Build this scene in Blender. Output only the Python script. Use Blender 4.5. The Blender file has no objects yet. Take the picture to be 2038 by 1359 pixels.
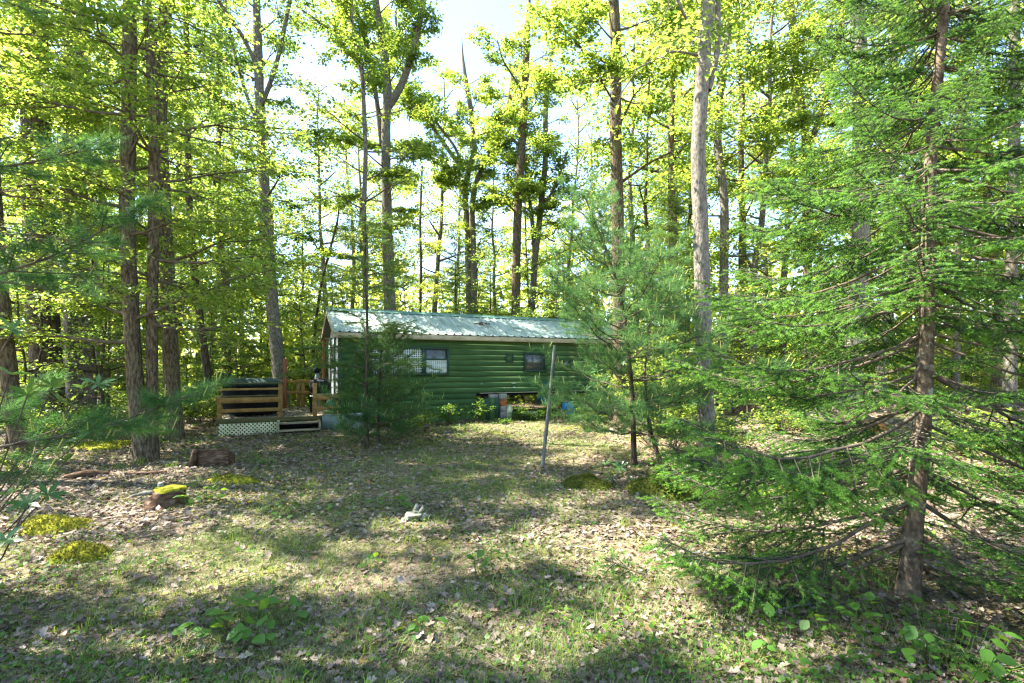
import bpy, math, random
import numpy as np
from mathutils import Matrix, Vector
R_ = math.radians
scene = bpy.context.scene
C = scene.collection

# ------------------------------------------------------------------ camera
CAMZ, HOR, FPX, CX = 1.6, 730.0, 1000.0, 1019.0
cd = bpy.data.cameras.new('camera'); cam = bpy.data.objects.new('camera', cd); C.objects.link(cam)
cam.location = (0, 0, CAMZ); cam.rotation_euler = (R_(90), 0, 0)
cd.sensor_width = 36.0; cd.lens = FPX / 2038 * 36.0; cd.shift_y = (HOR - 679.5) / 2038
cd.clip_start = 0.05; cd.clip_end = 2000
scene.camera = cam
# ------------------------------------------------------------------ sky + sun
SUN = np.array([-0.60, 0.08, 0.80]); SUN /= np.linalg.norm(SUN)
world = bpy.data.worlds.new('World'); scene.world = world; world.use_nodes = True
wn = world.node_tree; wn.nodes.clear()
wo = wn.nodes.new('ShaderNodeOutputWorld'); bg = wn.nodes.new('ShaderNodeBackground')
sky = wn.nodes.new('ShaderNodeTexSky'); sky.sky_type = 'NISHITA'; sky.sun_disc = False
sky.sun_elevation = math.asin(SUN[2]); sky.sun_rotation = math.atan2(SUN[0], SUN[1])
sky.air_density = 1.0; sky.dust_density = 0.4; sky.ozone_density = 3.0
tc = wn.nodes.new('ShaderNodeTexCoord'); mp = wn.nodes.new('ShaderNodeMapping'); mp.inputs['Scale'].default_value = (1.6, 1.6, 3.4)
nz = wn.nodes.new('ShaderNodeTexNoise'); nz.inputs['Scale'].default_value = 1.7; nz.inputs['Detail'].default_value = 7; nz.inputs['Roughness'].default_value = 0.6
rp = wn.nodes.new('ShaderNodeValToRGB'); rp.color_ramp.elements[0].position = 0.50; rp.color_ramp.elements[1].position = 0.74
rp.color_ramp.elements[0].color = (0.05, 0.05, 0.05, 1); rp.color_ramp.elements[1].color = (0.9, 0.9, 0.9, 1)
mx = wn.nodes.new('ShaderNodeMix'); mx.data_type = 'RGBA'; mx.inputs[7].default_value = (1.8, 1.95, 2.2, 1)
wn.links.new(tc.outputs['Generated'], mp.inputs['Vector']); wn.links.new(mp.outputs['Vector'], nz.inputs['Vector'])
wn.links.new(nz.outputs['Fac'], rp.inputs['Fac']); wn.links.new(rp.outputs['Color'], mx.inputs[0])
wn.links.new(sky.outputs['Color'], mx.inputs[6]); wn.links.new(mx.outputs[2], bg.inputs['Color'])
bg.inputs['Strength'].default_value = 0.072; wn.links.new(bg.outputs['Background'], wo.inputs['Surface'])
sl = bpy.data.lights.new('sun', 'SUN'); sl.energy = 3.4; sl.angle = R_(0.53); sl.color = (1.0, 0.945, 0.85)
so = bpy.data.objects.new('sun', sl); C.objects.link(so); so.location = (-30, 10, 40)
so.rotation_euler = Vector(SUN).to_track_quat('Z', 'Y').to_euler()
vs = scene.view_settings; vs.view_transform = 'Standard'; vs.look = 'None'; vs.exposure = 3.4; vs.gamma = 1.0; vs.use_curve_mapping = False
cy = scene.cycles
cy.max_bounces = 12; cy.diffuse_bounces = 10; cy.glossy_bounces = 2; cy.transmission_bounces = 6; cy.transparent_max_bounces = 6
cy.use_denoising = True; cy.denoiser = 'OPENIMAGEDENOISE'; cy.denoising_input_passes = 'RGB_ALBEDO_NORMAL'
cy.sample_clamp_indirect = 6.0; cy.caustics_reflective = False; cy.caustics_refractive = False
cy.pixel_filter_type = 'BLACKMAN_HARRIS'; cy.filter_width = 1.3

# ------------------------------------------------------------------ helpers
def P(px, py, D): return np.array([(px - CX) / FPX * D, D, CAMZ + (HOR - py) / FPX * D])
def sst(a, b, x):
    t = np.clip((np.asarray(x, float) - a) / (b - a), 0, 1); return t * t * (3 - 2 * t)
def gz(x, y):
    x = np.asarray(x, float); y = np.asarray(y, float)
    z = 0.12 * sst(9, 14, y) * sst(-4, 0, x) + 0.36 * sst(4, 11, x) * sst(7, 15, y)
    z = z + 0.025 * np.sin(x * 1.7 + 0.6 * np.sin(y * 1.1)) * np.sin(y * 1.3 + 1) + 0.012 * np.sin(x * 4.1 + 2) * np.sin(y * 3.7)
    r = np.hypot(x, y - 5)
    return z + 0.035 * np.maximum(0, r - 20) * sst(20, 40, r) * (1 - sst(90, 160, r))
def nrm(v):
    v = np.asarray(v, float); return v / (np.linalg.norm(v, axis=-1, keepdims=True) + 1e-12)
UP = np.array([0, 0, 1.0])
class Acc:
    def __init__(s): s.v = []; s.f = []; s.n = 0
    def add(s, V, F, m=0):
        V = np.asarray(V, float).reshape(-1, 3); F = np.asarray(F, np.int64)
        s.v.append(V); s.f.append((F + s.n, m)); s.n += len(V)
    def mesh(s, name, mats, smooth=False, origin=None):
        V = np.concatenate(s.v) if s.v else np.zeros((0, 3))
        if origin is not None: V = V - np.asarray(origin)
        me = bpy.data.meshes.new(name)
        me.vertices.add(len(V)); me.vertices.foreach_set('co', V.astype(np.float32).ravel())
        loops = np.concatenate([f.ravel() for f, m in s.f]); sizes = np.concatenate([np.full(len(f), f.shape[1]) for f, m in s.f])
        mi = np.concatenate([np.full(len(f), m) for f, m in s.f])
        me.loops.add(len(loops)); me.loops.foreach_set('vertex_index', loops.astype(np.int32))
        me.polygons.add(len(sizes)); st = np.concatenate([[0], np.cumsum(sizes)[:-1]])
        me.polygons.foreach_set('loop_start', st.astype(np.int32))
        me.polygons.foreach_set('material_index', mi.astype(np.int32))
        if smooth is True: me.polygons.foreach_set('use_smooth', np.ones(len(sizes), bool))
        elif smooth is not False: me.polygons.foreach_set('use_smooth', np.isin(mi, smooth))
        for m in (mats if isinstance(mats, (list, tuple)) else [mats]): me.materials.append(m)
        me.update(calc_edges=True)
        return me
def ob(name, me, parent=None, loc=(0, 0, 0), kind=None, label=None):
    o = bpy.data.objects.new(name, me); C.objects.link(o); o.location = tuple(float(a) for a in loc)
    if parent is not None: o.parent = parent
    if kind: o['kind'] = kind
    if label: o['label'] = label
    return o
def thing(name, label, cat, loc=(0, 0, 0), rotz=0, group=None, me=None):
    o = bpy.data.objects.new(name, me); C.objects.link(o); o.location = tuple(float(a) for a in loc); o.rotation_euler = (0, 0, rotz)
    o['label'] = label; o['category'] = cat
    if group: o['group'] = group
    if me is None: o.empty_display_size = 0.2
    return o
def tube(A, pts, rad, n=6, m=0, cap=True, wob=None, rng=None):
    pts = np.asarray(pts, float); k = len(pts); rad = np.broadcast_to(np.asarray(rad, float), (k,))
    T = nrm(np.gradient(pts, axis=0)); ref = np.array([1.0, 0.13, 0.07]) if abs(T[0][0]) < 0.8 else np.array([0.1, 1.0, 0.1])
    u = nrm(np.cross(T, ref)); w = np.cross(T, u)
    a = np.arange(n) / n * 2 * np.pi
    rr = rad[:, None] * np.ones(n)[None]
    if wob is not None: rr = rr * wob
    V = pts[:, None] + rr[..., None] * (np.cos(a)[None, :, None] * u[:, None] + np.sin(a)[None, :, None] * w[:, None])
    i = np.arange(k - 1)[:, None] * n; j = np.arange(n)[None]; j2 = (j + 1) % n
    F = np.stack([i + j, i + j2, i + n + j2, i + n + j], -1).reshape(-1, 4)
    base = V.reshape(-1, 3)
    A.add(base, F, m)
    if cap:
        A.add(V[-1], np.arange(n)[None], m); A.add(V[0][::-1], np.arange(n)[None], m)
def frames(d, up):
    x = nrm(d); z = up - (up * x).sum(-1, keepdims=True) * x; z = nrm(z); y = np.cross(z, x)
    return np.stack([x, y, z], -1)   # columns
def inst(A, TV, TF, pos, Rm, sc, m=0, cap=200000):
    pos = np.asarray(pos); N = len(pos)
    if N == 0: return
    sc = np.asarray(sc, float)
    if sc.ndim == 1: sc = sc[:, None]
    V = np.einsum('nij,nkj->nki', Rm, TV[None] * sc[:, None, :]) + pos[:, None]
    F = (TF[None] + (np.arange(N) * len(TV))[:, None, None]).reshape(-1, TF.shape[1])
    A.add(V.reshape(-1, 3), F, m)
# templates (length along +x)
LEAF = np.array([[0, 0, 0], [.42, .34, .07], [1, 0, -.06], [.42, -.34, .07]]); LEAFF = np.array([[0, 3, 2], [0, 2, 1]])
LEAF6 = np.array([[0, 0, 0], [.25, .27, .05], [.62, .30, .06], [1, 0, -.12], [.62, -.30, .06], [.25, -.27, .05], [.45, 0, 0]])
LEAF6F = np.array([[0, 6, 1], [1, 6, 2], [2, 6, 3], [3, 6, 4], [4, 6, 5], [5, 6, 0]])
NEED = np.array([[0, -.5, 0], [0, .5, 0], [1, 0, 0]]); NEEDF = np.array([[0, 1, 2]])
BLADE = np.array([[0, -.5, 0], [0, .5, 0], [.3, .4, .55], [.3, -.4, .55], [1, 0, .85]]); 
def rotz(a): c, s = math.cos(a), math.sin(a); return np.array([[c, -s, 0], [s, c, 0], [0, 0, 1.0]])
def lerp_path(pts, n):
    pts = np.asarray(pts, float); s = np.concatenate([[0], np.cumsum(np.linalg.norm(np.diff(pts, axis=0), axis=1))])
    t = np.linspace(0, s[-1], n)
    out = np.stack([np.interp(t, s, pts[:, i]) for i in range(pts.shape[1])], 1)
    for _ in range(2):   # soften corners
        out[1:-1] = (out[:-2] + 2 * out[1:-1] + out[2:]) / 4
    return out

# ------------------------------------------------------------------ materials
def mat(name):
    m = bpy.data.materials.new(name); m.use_nodes = True; nt = m.node_tree; nt.nodes.clear()
    out = nt.nodes.new('ShaderNodeOutputMaterial'); return m, nt, out
def N(nt, t, **kw):
    n = nt.nodes.new(t)
    for k, v in kw.items():
        if k in n.inputs: n.inputs[k].default_value = v
        else: setattr(n, k, v)
    return n
def ramp(nt, stops):
    r = nt.nodes.new('ShaderNodeValToRGB'); e = r.color_ramp.elements
    while len(e) < len(stops): e.new(0.5)
    for i, (p, c) in enumerate(stops): e[i].position = p; e[i].color = (*c, 1)
    return r
def leaf_mat(name, stops, tstops, tf=0.5, rough=0.5, spec=0.3):
    m, nt, out = mat(name)
    g = N(nt, 'ShaderNodeNewGeometry')
    r1 = ramp(nt, stops); r2 = ramp(nt, tstops)
    nt.links.new(g.outputs['Random Per Island'], r1.inputs[0]); nt.links.new(g.outputs['Random Per Island'], r2.inputs[0])
    p = N(nt, 'ShaderNodeBsdfPrincipled'); p.inputs['Roughness'].default_value = rough; p.inputs['Specular IOR Level'].default_value = spec
    t = N(nt, 'ShaderNodeBsdfTranslucent'); mxs = N(nt, 'ShaderNodeMixShader'); mxs.inputs[0].default_value = tf
    nt.links.new(r1.outputs[0], p.inputs['Base Color']); nt.links.new(r2.outputs[0], t.inputs['Color'])
    nt.links.new(p.outputs[0], mxs.inputs[1]); nt.links.new(t.outputs[0], mxs.inputs[2]); nt.links.new(mxs.outputs[0], out.inputs[0])
    return m
def surf_mat(name, stops, scale=(1, 1, 1), nscale=6.0, rough=0.8, bump=0.3, bscale=None, spec=0.3, detail=6, metallic=0.0, dist=0.02, rnd=0.0, extra=None):
    m, nt, out = mat(name)
    t = N(nt, 'ShaderNodeTexCoord'); mpn = N(nt, 'ShaderNodeMapping'); mpn.inputs['Scale'].default_value = scale
    oi = N(nt, 'ShaderNodeObjectInfo')
    nt.links.new(t.outputs['Object'], mpn.inputs['Vector'])
    sc_ = N(nt, 'ShaderNodeVectorMath', operation='SCALE'); sc_.inputs[0].default_value = (37.0, 51.0, 23.0); nt.links.new(oi.outputs['Random'], sc_.inputs['Scale'])
    nt.links.new(sc_.outputs[0], mpn.inputs['Location'])
    nzn = N(nt, 'ShaderNodeTexNoise', Scale=nscale, Detail=detail, Roughness=0.62)
    nt.links.new(mpn.outputs[0], nzn.inputs['Vector'])
    r = ramp(nt, stops); nt.links.new(nzn.outputs['Fac'], r.inputs[0])
    p = N(nt, 'ShaderNodeBsdfPrincipled'); p.inputs['Roughness'].default_value = rough; p.inputs['Specular IOR Level'].default_value = spec; p.inputs['Metallic'].default_value = metallic
    col = r.outputs[0]
    if rnd:
        hs = N(nt, 'ShaderNodeHueSaturation'); mr = N(nt, 'ShaderNodeMapRange'); mr.inputs['To Min'].default_value = 1 - rnd; mr.inputs['To Max'].default_value = 1 + rnd
        nt.links.new(oi.outputs['Random'], mr.inputs['Value']); nt.links.new(mr.outputs[0], hs.inputs['Value']); nt.links.new(col, hs.inputs['Color']); col = hs.outputs[0]
    if extra:      # (colour, threshold lo, hi, scale) patches such as lichen or moss
        c, lo, hi, s2 = extra
        n2 = N(nt, 'ShaderNodeTexNoise', Scale=s2, Detail=5.0, Roughness=0.65); nt.links.new(t.outputs['Object'], n2.inputs['Vector'])
        mr = N(nt, 'ShaderNodeMapRange'); mr.inputs['From Min'].default_value = lo; mr.inputs['From Max'].default_value = hi; nt.links.new(n2.outputs['Fac'], mr.inputs['Value'])
        mm = N(nt, 'ShaderNodeMix', data_type='RGBA'); mm.inputs[7].default_value = (*c, 1); nt.links.new(mr.outputs[0], mm.inputs[0]); nt.links.new(col, mm.inputs[6]); col = mm.outputs[2]
    nt.links.new(col, p.inputs['Base Color'])
    if bump:
        b = N(nt, 'ShaderNodeBump'); b.inputs['Strength'].default_value = bump; b.inputs['Distance'].default_value = dist
        nb = nzn
        if bscale: nb = N(nt, 'ShaderNodeTexNoise', Scale=bscale, Detail=6.0, Roughness=0.7); nt.links.new(mpn.outputs[0], nb.inputs['Vector'])
        nt.links.new(nb.outputs['Fac'], b.inputs['Height']); nt.links.new(b.outputs[0], p.inputs['Normal'])
    nt.links.new(p.outputs[0], out.inputs[0])
    return m
M = {}
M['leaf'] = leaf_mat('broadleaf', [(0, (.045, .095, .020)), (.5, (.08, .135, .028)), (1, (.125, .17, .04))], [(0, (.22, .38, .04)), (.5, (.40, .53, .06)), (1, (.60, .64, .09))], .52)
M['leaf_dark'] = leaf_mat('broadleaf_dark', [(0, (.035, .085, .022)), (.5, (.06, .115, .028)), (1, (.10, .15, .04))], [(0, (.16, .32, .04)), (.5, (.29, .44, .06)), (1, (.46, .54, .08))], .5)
M['leaf_gold'] = leaf_mat('broadleaf_gold', [(0, (.06, .11, .022)), (.5, (.10, .145, .03)), (1, (.15, .17, .05))], [(0, (.32, .46, .05)), (.5, (.50, .58, .07)), (.94, (.60, .62, .10)), (1, (.58, .46, .16))], .52)
M['herb'] = leaf_mat('herb_leaf', [(0, (.03, .09, .015)), (.6, (.06, .15, .02)), (1, (.12, .20, .02))], [(0, (.12, .30, .02)), (1, (.36, .46, .03))], .4)
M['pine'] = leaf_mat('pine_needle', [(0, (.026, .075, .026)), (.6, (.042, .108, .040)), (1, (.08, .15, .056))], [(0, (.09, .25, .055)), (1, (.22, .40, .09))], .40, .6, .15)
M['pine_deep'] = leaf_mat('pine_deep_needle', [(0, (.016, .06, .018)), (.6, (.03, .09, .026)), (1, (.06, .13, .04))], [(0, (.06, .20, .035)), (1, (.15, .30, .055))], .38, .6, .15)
M['hemlock'] = leaf_mat('hemlock_needle', [(0, (.032, .085, .020)), (.6, (.055, .12, .026)), (1, (.09, .155, .04))], [(0, (.14, .28, .035)), (1, (.30, .42, .06))], .42)
M['spruce'] = leaf_mat('spruce_needle', [(0, (.013, .046, .014)), (1, (.032, .08, .024))], [(0, (.06, .16, .025)), (1, (.12, .24, .04))], .32, .45, .3)
M['spruce_new'] = leaf_mat('spruce_new_needle', [(0, (.07, .18, .028)), (1, (.13, .27, .04))], [(0, (.18, .40, .05)), (1, (.34, .54, .07))], .4, .5, .25)
M['litter'] = leaf_mat('dead_leaf', [(0, (.07, .05, .038)), (.25, (.13, .095, .07)), (.5, (.175, .135, .10)), (.75, (.24, .19, .15)), (.95, (.32, .265, .215)), (1, (.24, .11, .05))], [(0, (.10, .06, .03)), (1, (.22, .15, .09))], .22, .6, .25)
M['straw'] = leaf_mat('dry_grass', [(0, (.24, .19, .125)), (1, (.40, .335, .235))], [(0, (.2, .15, .08)), (1, (.32, .26, .14))], .25, .6, .2)
M['grass'] = leaf_mat('grass_blade', [(0, (.06, .12, .024)), (.6, (.115, .185, .036)), (1, (.22, .26, .06))], [(0, (.15, .28, .03)), (1, (.38, .44, .06))], .38)
M['moss'] = leaf_mat('moss_tuft', [(0, (.09, .10, .018)), (.6, (.15, .155, .028)), (1, (.24, .21, .04))], [(0, (.15, .17, .02)), (1, (.30, .29, .045))], .32, .8, .1)
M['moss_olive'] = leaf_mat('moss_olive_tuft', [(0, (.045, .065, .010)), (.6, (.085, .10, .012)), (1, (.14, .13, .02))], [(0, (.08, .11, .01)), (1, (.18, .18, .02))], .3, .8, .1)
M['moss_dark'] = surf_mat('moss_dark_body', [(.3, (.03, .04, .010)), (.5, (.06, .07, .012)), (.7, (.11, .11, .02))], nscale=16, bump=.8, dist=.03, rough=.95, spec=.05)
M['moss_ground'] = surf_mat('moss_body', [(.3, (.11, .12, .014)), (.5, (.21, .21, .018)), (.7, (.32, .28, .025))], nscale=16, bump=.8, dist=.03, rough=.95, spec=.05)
M['rhodo'] = leaf_mat('rhododendron_leaf', [(0, (.03, .09, .022)), (1, (.065, .15, .035))], [(0, (.10, .24, .03)), (1, (.24, .38, .05))], .25, .34, .5)
M['bark'] = surf_mat('bark_brown', [(.32, (.026, .019, .012)), (.48, (.085, .064, .040)), (.62, (.165, .128, .080)), (.76, (.24, .195, .13))], scale=(1, 1, .28), nscale=34, bump=1.0, dist=.03, rough=.95, spec=.1, extra=((.13, .14, .055), .56, .75, 2.2))
M['bark_grey'] = surf_mat('bark_grey', [(.30, (.045, .038, .029)), (.46, (.115, .098, .076)), (.60, (.19, .165, .13)), (.75, (.29, .255, .205))], scale=(1, 1, .36), nscale=34, bump=.9, dist=.025, rough=.92, spec=.1, extra=((.24, .25, .185), .57, .70, 6.0))
M['bark_pale'] = surf_mat('bark_pale', [(.30, (.065, .056, .044)), (.46, (.15, .13, .103)), (.60, (.235, .205, .165)), (.75, (.33, .295, .24))], scale=(1, 1, .36), nscale=34, bump=.9, dist=.025, rough=.92, spec=.1, extra=((.28, .29, .22), .57, .70, 6.0))
M['bark_dark'] = surf_mat('bark_dark', [(.30, (.022, .016, .011)), (.5, (.07, .052, .036)), (.7, (.15, .115, .08))], scale=(1, 1, .22), nscale=22, bump=1.0, dist=.05, rough=.95, spec=.1)
M['bark_spruce'] = surf_mat('bark_spruce', [(.32, (.04, .028, .018)), (.48, (.105, .075, .050)), (.62, (.18, .135, .09)), (.78, (.28, .23, .165))], scale=(1, 1, .7), nscale=26, bump=.9, dist=.012, rough=.95, spec=.1, extra=((.30, .30, .22), .58, .68, 9.0))
M['twig'] = surf_mat('twig_bark', [(.3, (.05, .038, .026)), (.7, (.15, .12, .085))], nscale=12, bump=.3, rough=.9, spec=.1)
M['siding'] = surf_mat('green_siding', [(.25, (.036, .078, .026)), (.5, (.054, .112, .037)), (.75, (.072, .135, .047))], scale=(.5, 1, 1), nscale=3, bump=.12, bscale=30, rough=.8, spec=.15, rnd=.10, extra=((.085, .10, .035), .52, .75, 1.2))
M['paint_chip'] = surf_mat('bare_paint', [(.3, (.5, .5, .44)), (.7, (.75, .75, .7))], nscale=20, bump=.2)
M['trim_green'] = surf_mat('dark_green_trim', [(.3, (.010, .035, .018)), (.7, (.022, .060, .030))], nscale=9, bump=.2, rough=.5)
M['fascia'] = surf_mat('cream_fascia', [(.25, (.20, .17, .09)), (.5, (.42, .36, .22)), (.75, (.52, .47, .32))], scale=(.6, 1, 2), nscale=7, bump=.25, rough=.75)
M['roof'] = surf_mat('weathered_roof_metal', [(.28, (.13, .19, .155)), (.45, (.22, .285, .24)), (.62, (.33, .385, .34)), (.8, (.44, .48, .44))], scale=(2.2, .5, .5), nscale=3.5, bump=.1, rough=.6, spec=.35, extra=((.11, .125, .085), .58, .78, 3.0))
M['roof_cap'] = surf_mat('green_ridge_metal', [(.3, (.07, .17, .13)), (.7, (.12, .24, .18))], nscale=4, bump=.1, rough=.45, spec=.6)
M['porch_grey'] = surf_mat('pale_grey_panel', [(.3, (.32, .34, .33)), (.7, (.52, .54, .52))], nscale=4, bump=.1, rough=.6)
M['grid'] = surf_mat('white_grid', [(.3, (.42, .48, .42)), (.7, (.66, .70, .64))], nscale=8, bump=.1, rough=.6)
M['rake_board'] = surf_mat('weathered_pink_board', [(.3, (.22, .16, .12)), (.7, (.42, .32, .25))], scale=(1, 4, 4), nscale=5, bump=.3)
M['deck_stain'] = surf_mat('amber_stained_wood', [(.25, (.13, .072, .018)), (.5, (.245, .14, .035)), (.75, (.34, .21, .065))], scale=(1, 1, 1), nscale=7, bump=.25, bscale=40, rough=.75, rnd=.15)
M['deck_red'] = surf_mat('red_brown_post', [(.3, (.15, .055, .02)), (.7, (.30, .12, .045))], scale=(3, 3, .4), nscale=7, bump=.25, rough=.75)
M['deck_old'] = surf_mat('weathered_deck_wood', [(.25, (.11, .10, .055)), (.5, (.22, .195, .12)), (.75, (.33, .29, .20))], scale=(.5, 3, 3), nscale=6, bump=.3, rough=.85, rnd=.15)
M['deck_edge'] = surf_mat('dark_rim_wood', [(.3, (.045, .042, .014)), (.7, (.11, .10, .035))], scale=(.5, 3, 3), nscale=6, bump=.3, rough=.85, rnd=.1)
M['lattice'] = surf_mat('cream_lattice', [(.25, (.36, .37, .19)), (.5, (.56, .55, .33)), (.75, (.66, .65, .44))], nscale=5, bump=.1, rough=.7, extra=((.22, .30, .10), .55, .75, 3.0))
M['skirt'] = surf_mat('grey_green_panel', [(.3, (.10, .15, .125)), (.7, (.17, .225, .19))], nscale=3, bump=.1, rough=.6)
M['black'] = surf_mat('black_vinyl', [(.3, (.005, .006, .006)), (.7, (.012, .013, .014))], nscale=14, bump=.2, rough=.75, spec=.15)
M['black_green'] = surf_mat('tub_cover_vinyl', [(.3, (.010, .026, .022)), (.7, (.022, .05, .043))], nscale=5, bump=.15, rough=.7, spec=.2)
M['propane'] = surf_mat('green_tank_paint', [(.3, (.04, .15, .06)), (.7, (.07, .22, .10))], nscale=6, bump=.08, rough=.45, spec=.5)
M['steel'] = surf_mat('dull_steel', [(.3, (.25, .25, .25)), (.7, (.5, .5, .5))], nscale=9, bump=.05, rough=.4, metallic=.7)
M['concrete'] = surf_mat('grey_concrete', [(.3, (.17, .165, .145)), (.7, (.36, .35, .31))], nscale=14, bump=.4, rough=.95, spec=.1)
M['brick'] = surf_mat('red_brick', [(.3, (.30, .09, .035)), (.7, (.46, .16, .07))], nscale=18, bump=.4, rough=.95, spec=.1, rnd=.15)
M['jug'] = surf_mat('yellowed_plastic', [(.3, (.52, .56, .30)), (.7, (.70, .72, .46))], nscale=5, bump=.05, rough=.4)
M['blue'] = surf_mat('blue_plastic', [(.3, (.015, .15, .30)), (.7, (.03, .24, .42))], nscale=6, bump=.05, rough=.45, spec=.5)
M['tarp'] = surf_mat('teal_tarp', [(.3, (.012, .06, .055)), (.7, (.03, .12, .11))], nscale=7, bump=.5, dist=.05, rough=.5)
M['pole'] = surf_mat('grey_weathered_pole', [(.3, (.065, .065, .052)), (.5, (.14, .14, .12)), (.7, (.24, .24, .21))], scale=(2, 2, .3), nscale=14, bump=.5, rough=.95, spec=.08, extra=((.10, .15, .06), .50, .66, 4.0))
M['rot'] = surf_mat('rotten_wood', [(.3, (.035, .02, .012)), (.5, (.095, .058, .036)), (.72, (.24, .175, .12))], scale=(1, 1, 4), nscale=8, bump=.8, rough=.95, spec=.05)
M['cut'] = surf_mat('fresh_cut_wood', [(.3, (.22, .09, .03)), (.5, (.36, .16, .05)), (.7, (.46, .25, .10))], nscale=14, bump=.6, rough=.95, spec=.05, extra=((.10, .05, .025), .52, .62, 7.0))
M['rock'] = surf_mat('grey_stone', [(.3, (.10, .10, .085)), (.5, (.21, .20, .165)), (.7, (.34, .31, .26))], nscale=9, bump=.8, rough=.95, spec=.1, extra=((.12, .15, .04), .52, .66, 6.0))
M['tyre'] = surf_mat('tyre_rubber', [(.3, (.012, .012, .012)), (.7, (.03, .03, .03))], nscale=20, bump=.3)
M['flower'] = leaf_mat('flower_petal', [(0, (.5, .34, .01)), (1, (.6, .42, .02))], [(0, (.5, .34, .01)), (1, (.6, .42, .02))], .3)
M['candle'] = leaf_mat('pine_candle', [(0, (.30, .34, .08)), (1, (.40, .40, .12))], [(0, (.35, .40, .08)), (1, (.45, .45, .12))], .3)
def glass_mat():
    m, nt, out = mat('window_glass')
    p = N(nt, 'ShaderNodeBsdfPrincipled'); p.inputs['Base Color'].default_value = (.045, .055, .045, 1); p.inputs['Roughness'].default_value = .08; p.inputs['Specular IOR Level'].default_value = .6
    nt.links.new(p.outputs[0], out.inputs[0]); return m
M['glass'] = glass_mat()
def ground_mat():
    m, nt, out = mat('forest_floor')
    t = N(nt, 'ShaderNodeTexCoord')
    v = N(nt, 'ShaderNodeTexVoronoi', Scale=17.0); v.inputs['Randomness'].default_value = 1.0
    nzd = N(nt, 'ShaderNodeTexNoise', Scale=9.0, Detail=4.0); mixv = N(nt, 'ShaderNodeMix', data_type='VECTOR'); 
    ad = N(nt, 'ShaderNodeVectorMath', operation='ADD'); sc_ = N(nt, 'ShaderNodeVectorMath', operation='SCALE'); sc_.inputs['Scale'].default_value = .12
    nt.links.new(t.outputs['Object'], nzd.inputs['Vector']); nt.links.new(nzd.outputs['Color'], sc_.inputs[0]); nt.links.new(t.outputs['Object'], ad.inputs[0]); nt.links.new(sc_.outputs[0], ad.inputs[1])
    nt.links.new(ad.outputs[0], v.inputs['Vector'])
    r = ramp(nt, [(0, (.06, .042, .026)), (.35, (.12, .085, .055)), (.65, (.20, .15, .10)), (1, (.30, .24, .175))]); nt.links.new(v.outputs['Color'], r.inputs[0])
    n1 = N(nt, 'ShaderNodeTexNoise', Scale=.55, Detail=7.0, Roughness=.65); nt.links.new(t.outputs['Object'], n1.inputs['Vector'])
    mr = N(nt, 'ShaderNodeMapRange'); mr.inputs['From Min'].default_value = .46; mr.inputs['From Max'].default_value = .66; nt.links.new(n1.outputs['Fac'], mr.inputs['Value'])
    g = N(nt, 'ShaderNodeMix', data_type='RGBA'); g.inputs[7].default_value = (.085, .11, .025, 1); nt.links.new(mr.outputs[0], g.inputs[0]); nt.links.new(r.outputs[0], g.inputs[6])
    n2 = N(nt, 'ShaderNodeTexNoise', Scale=.9, Detail=6.0, Roughness=.7); mp2 = N(nt, 'ShaderNodeMapping'); mp2.inputs['Location'].default_value = (41, 7, 0)
    nt.links.new(t.outputs['Object'], mp2.inputs[0]); nt.links.new(mp2.outputs[0], n2.inputs['Vector'])
    mr2 = N(nt, 'ShaderNodeMapRange'); mr2.inputs['From Min'].default_value = .57; mr2.inputs['From Max'].default_value = .70; nt.links.new(n2.outputs['Fac'], mr2.inputs['Value'])
    g2 = N(nt, 'ShaderNodeMix', data_type='RGBA'); g2.inputs[7].default_value = (.17, .155, .02, 1); nt.links.new(mr2.outputs[0], g2.inputs[0]); nt.links.new(g.outputs[2], g2.inputs[6])
    p = N(nt, 'ShaderNodeBsdfPrincipled'); p.inputs['Roughness'].default_value = .95; p.inputs['Specular IOR Level'].default_value = .1
    nt.links.new(g2.outputs[2], p.inputs['Base Color'])
    b = N(nt, 'ShaderNodeBump'); b.inputs['Strength'].default_value = .9; b.inputs['Distance'].default_value = .04
    nt.links.new(v.outputs['Distance'], b.inputs['Height']); nt.links.new(b.outputs[0], p.inputs['Normal'])
    nt.links.new(p.outputs[0], out.inputs[0]); return m
M['ground'] = ground_mat()

# ------------------------------------------------------------------ ground
rng = np.random.RandomState(11)
def axis(a, n, p=2.6, lim=420.0):
    t = np.linspace(-1, 1, n); return np.sign(t) * (np.abs(t) * a * .25 + np.abs(t) ** 6 * (lim - a * .25))
gx = axis(60, 181); gy = 6 + axis(60, 181)
GX, GY = np.meshgrid(gx, gy); GV = np.stack([GX, GY, gz(GX, GY)], -1).reshape(-1, 3)
ii = (np.arange(180)[:, None] * 181 + np.arange(180)[None]).ravel()
A = Acc(); A.add(GV, np.stack([ii, ii + 1, ii + 182, ii + 181], 1))
ground = ob('ground', A.mesh('ground', M['ground'], True), kind='structure', label='leaf-strewn forest floor of the clearing')
ground['category'] = 'ground'

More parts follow.
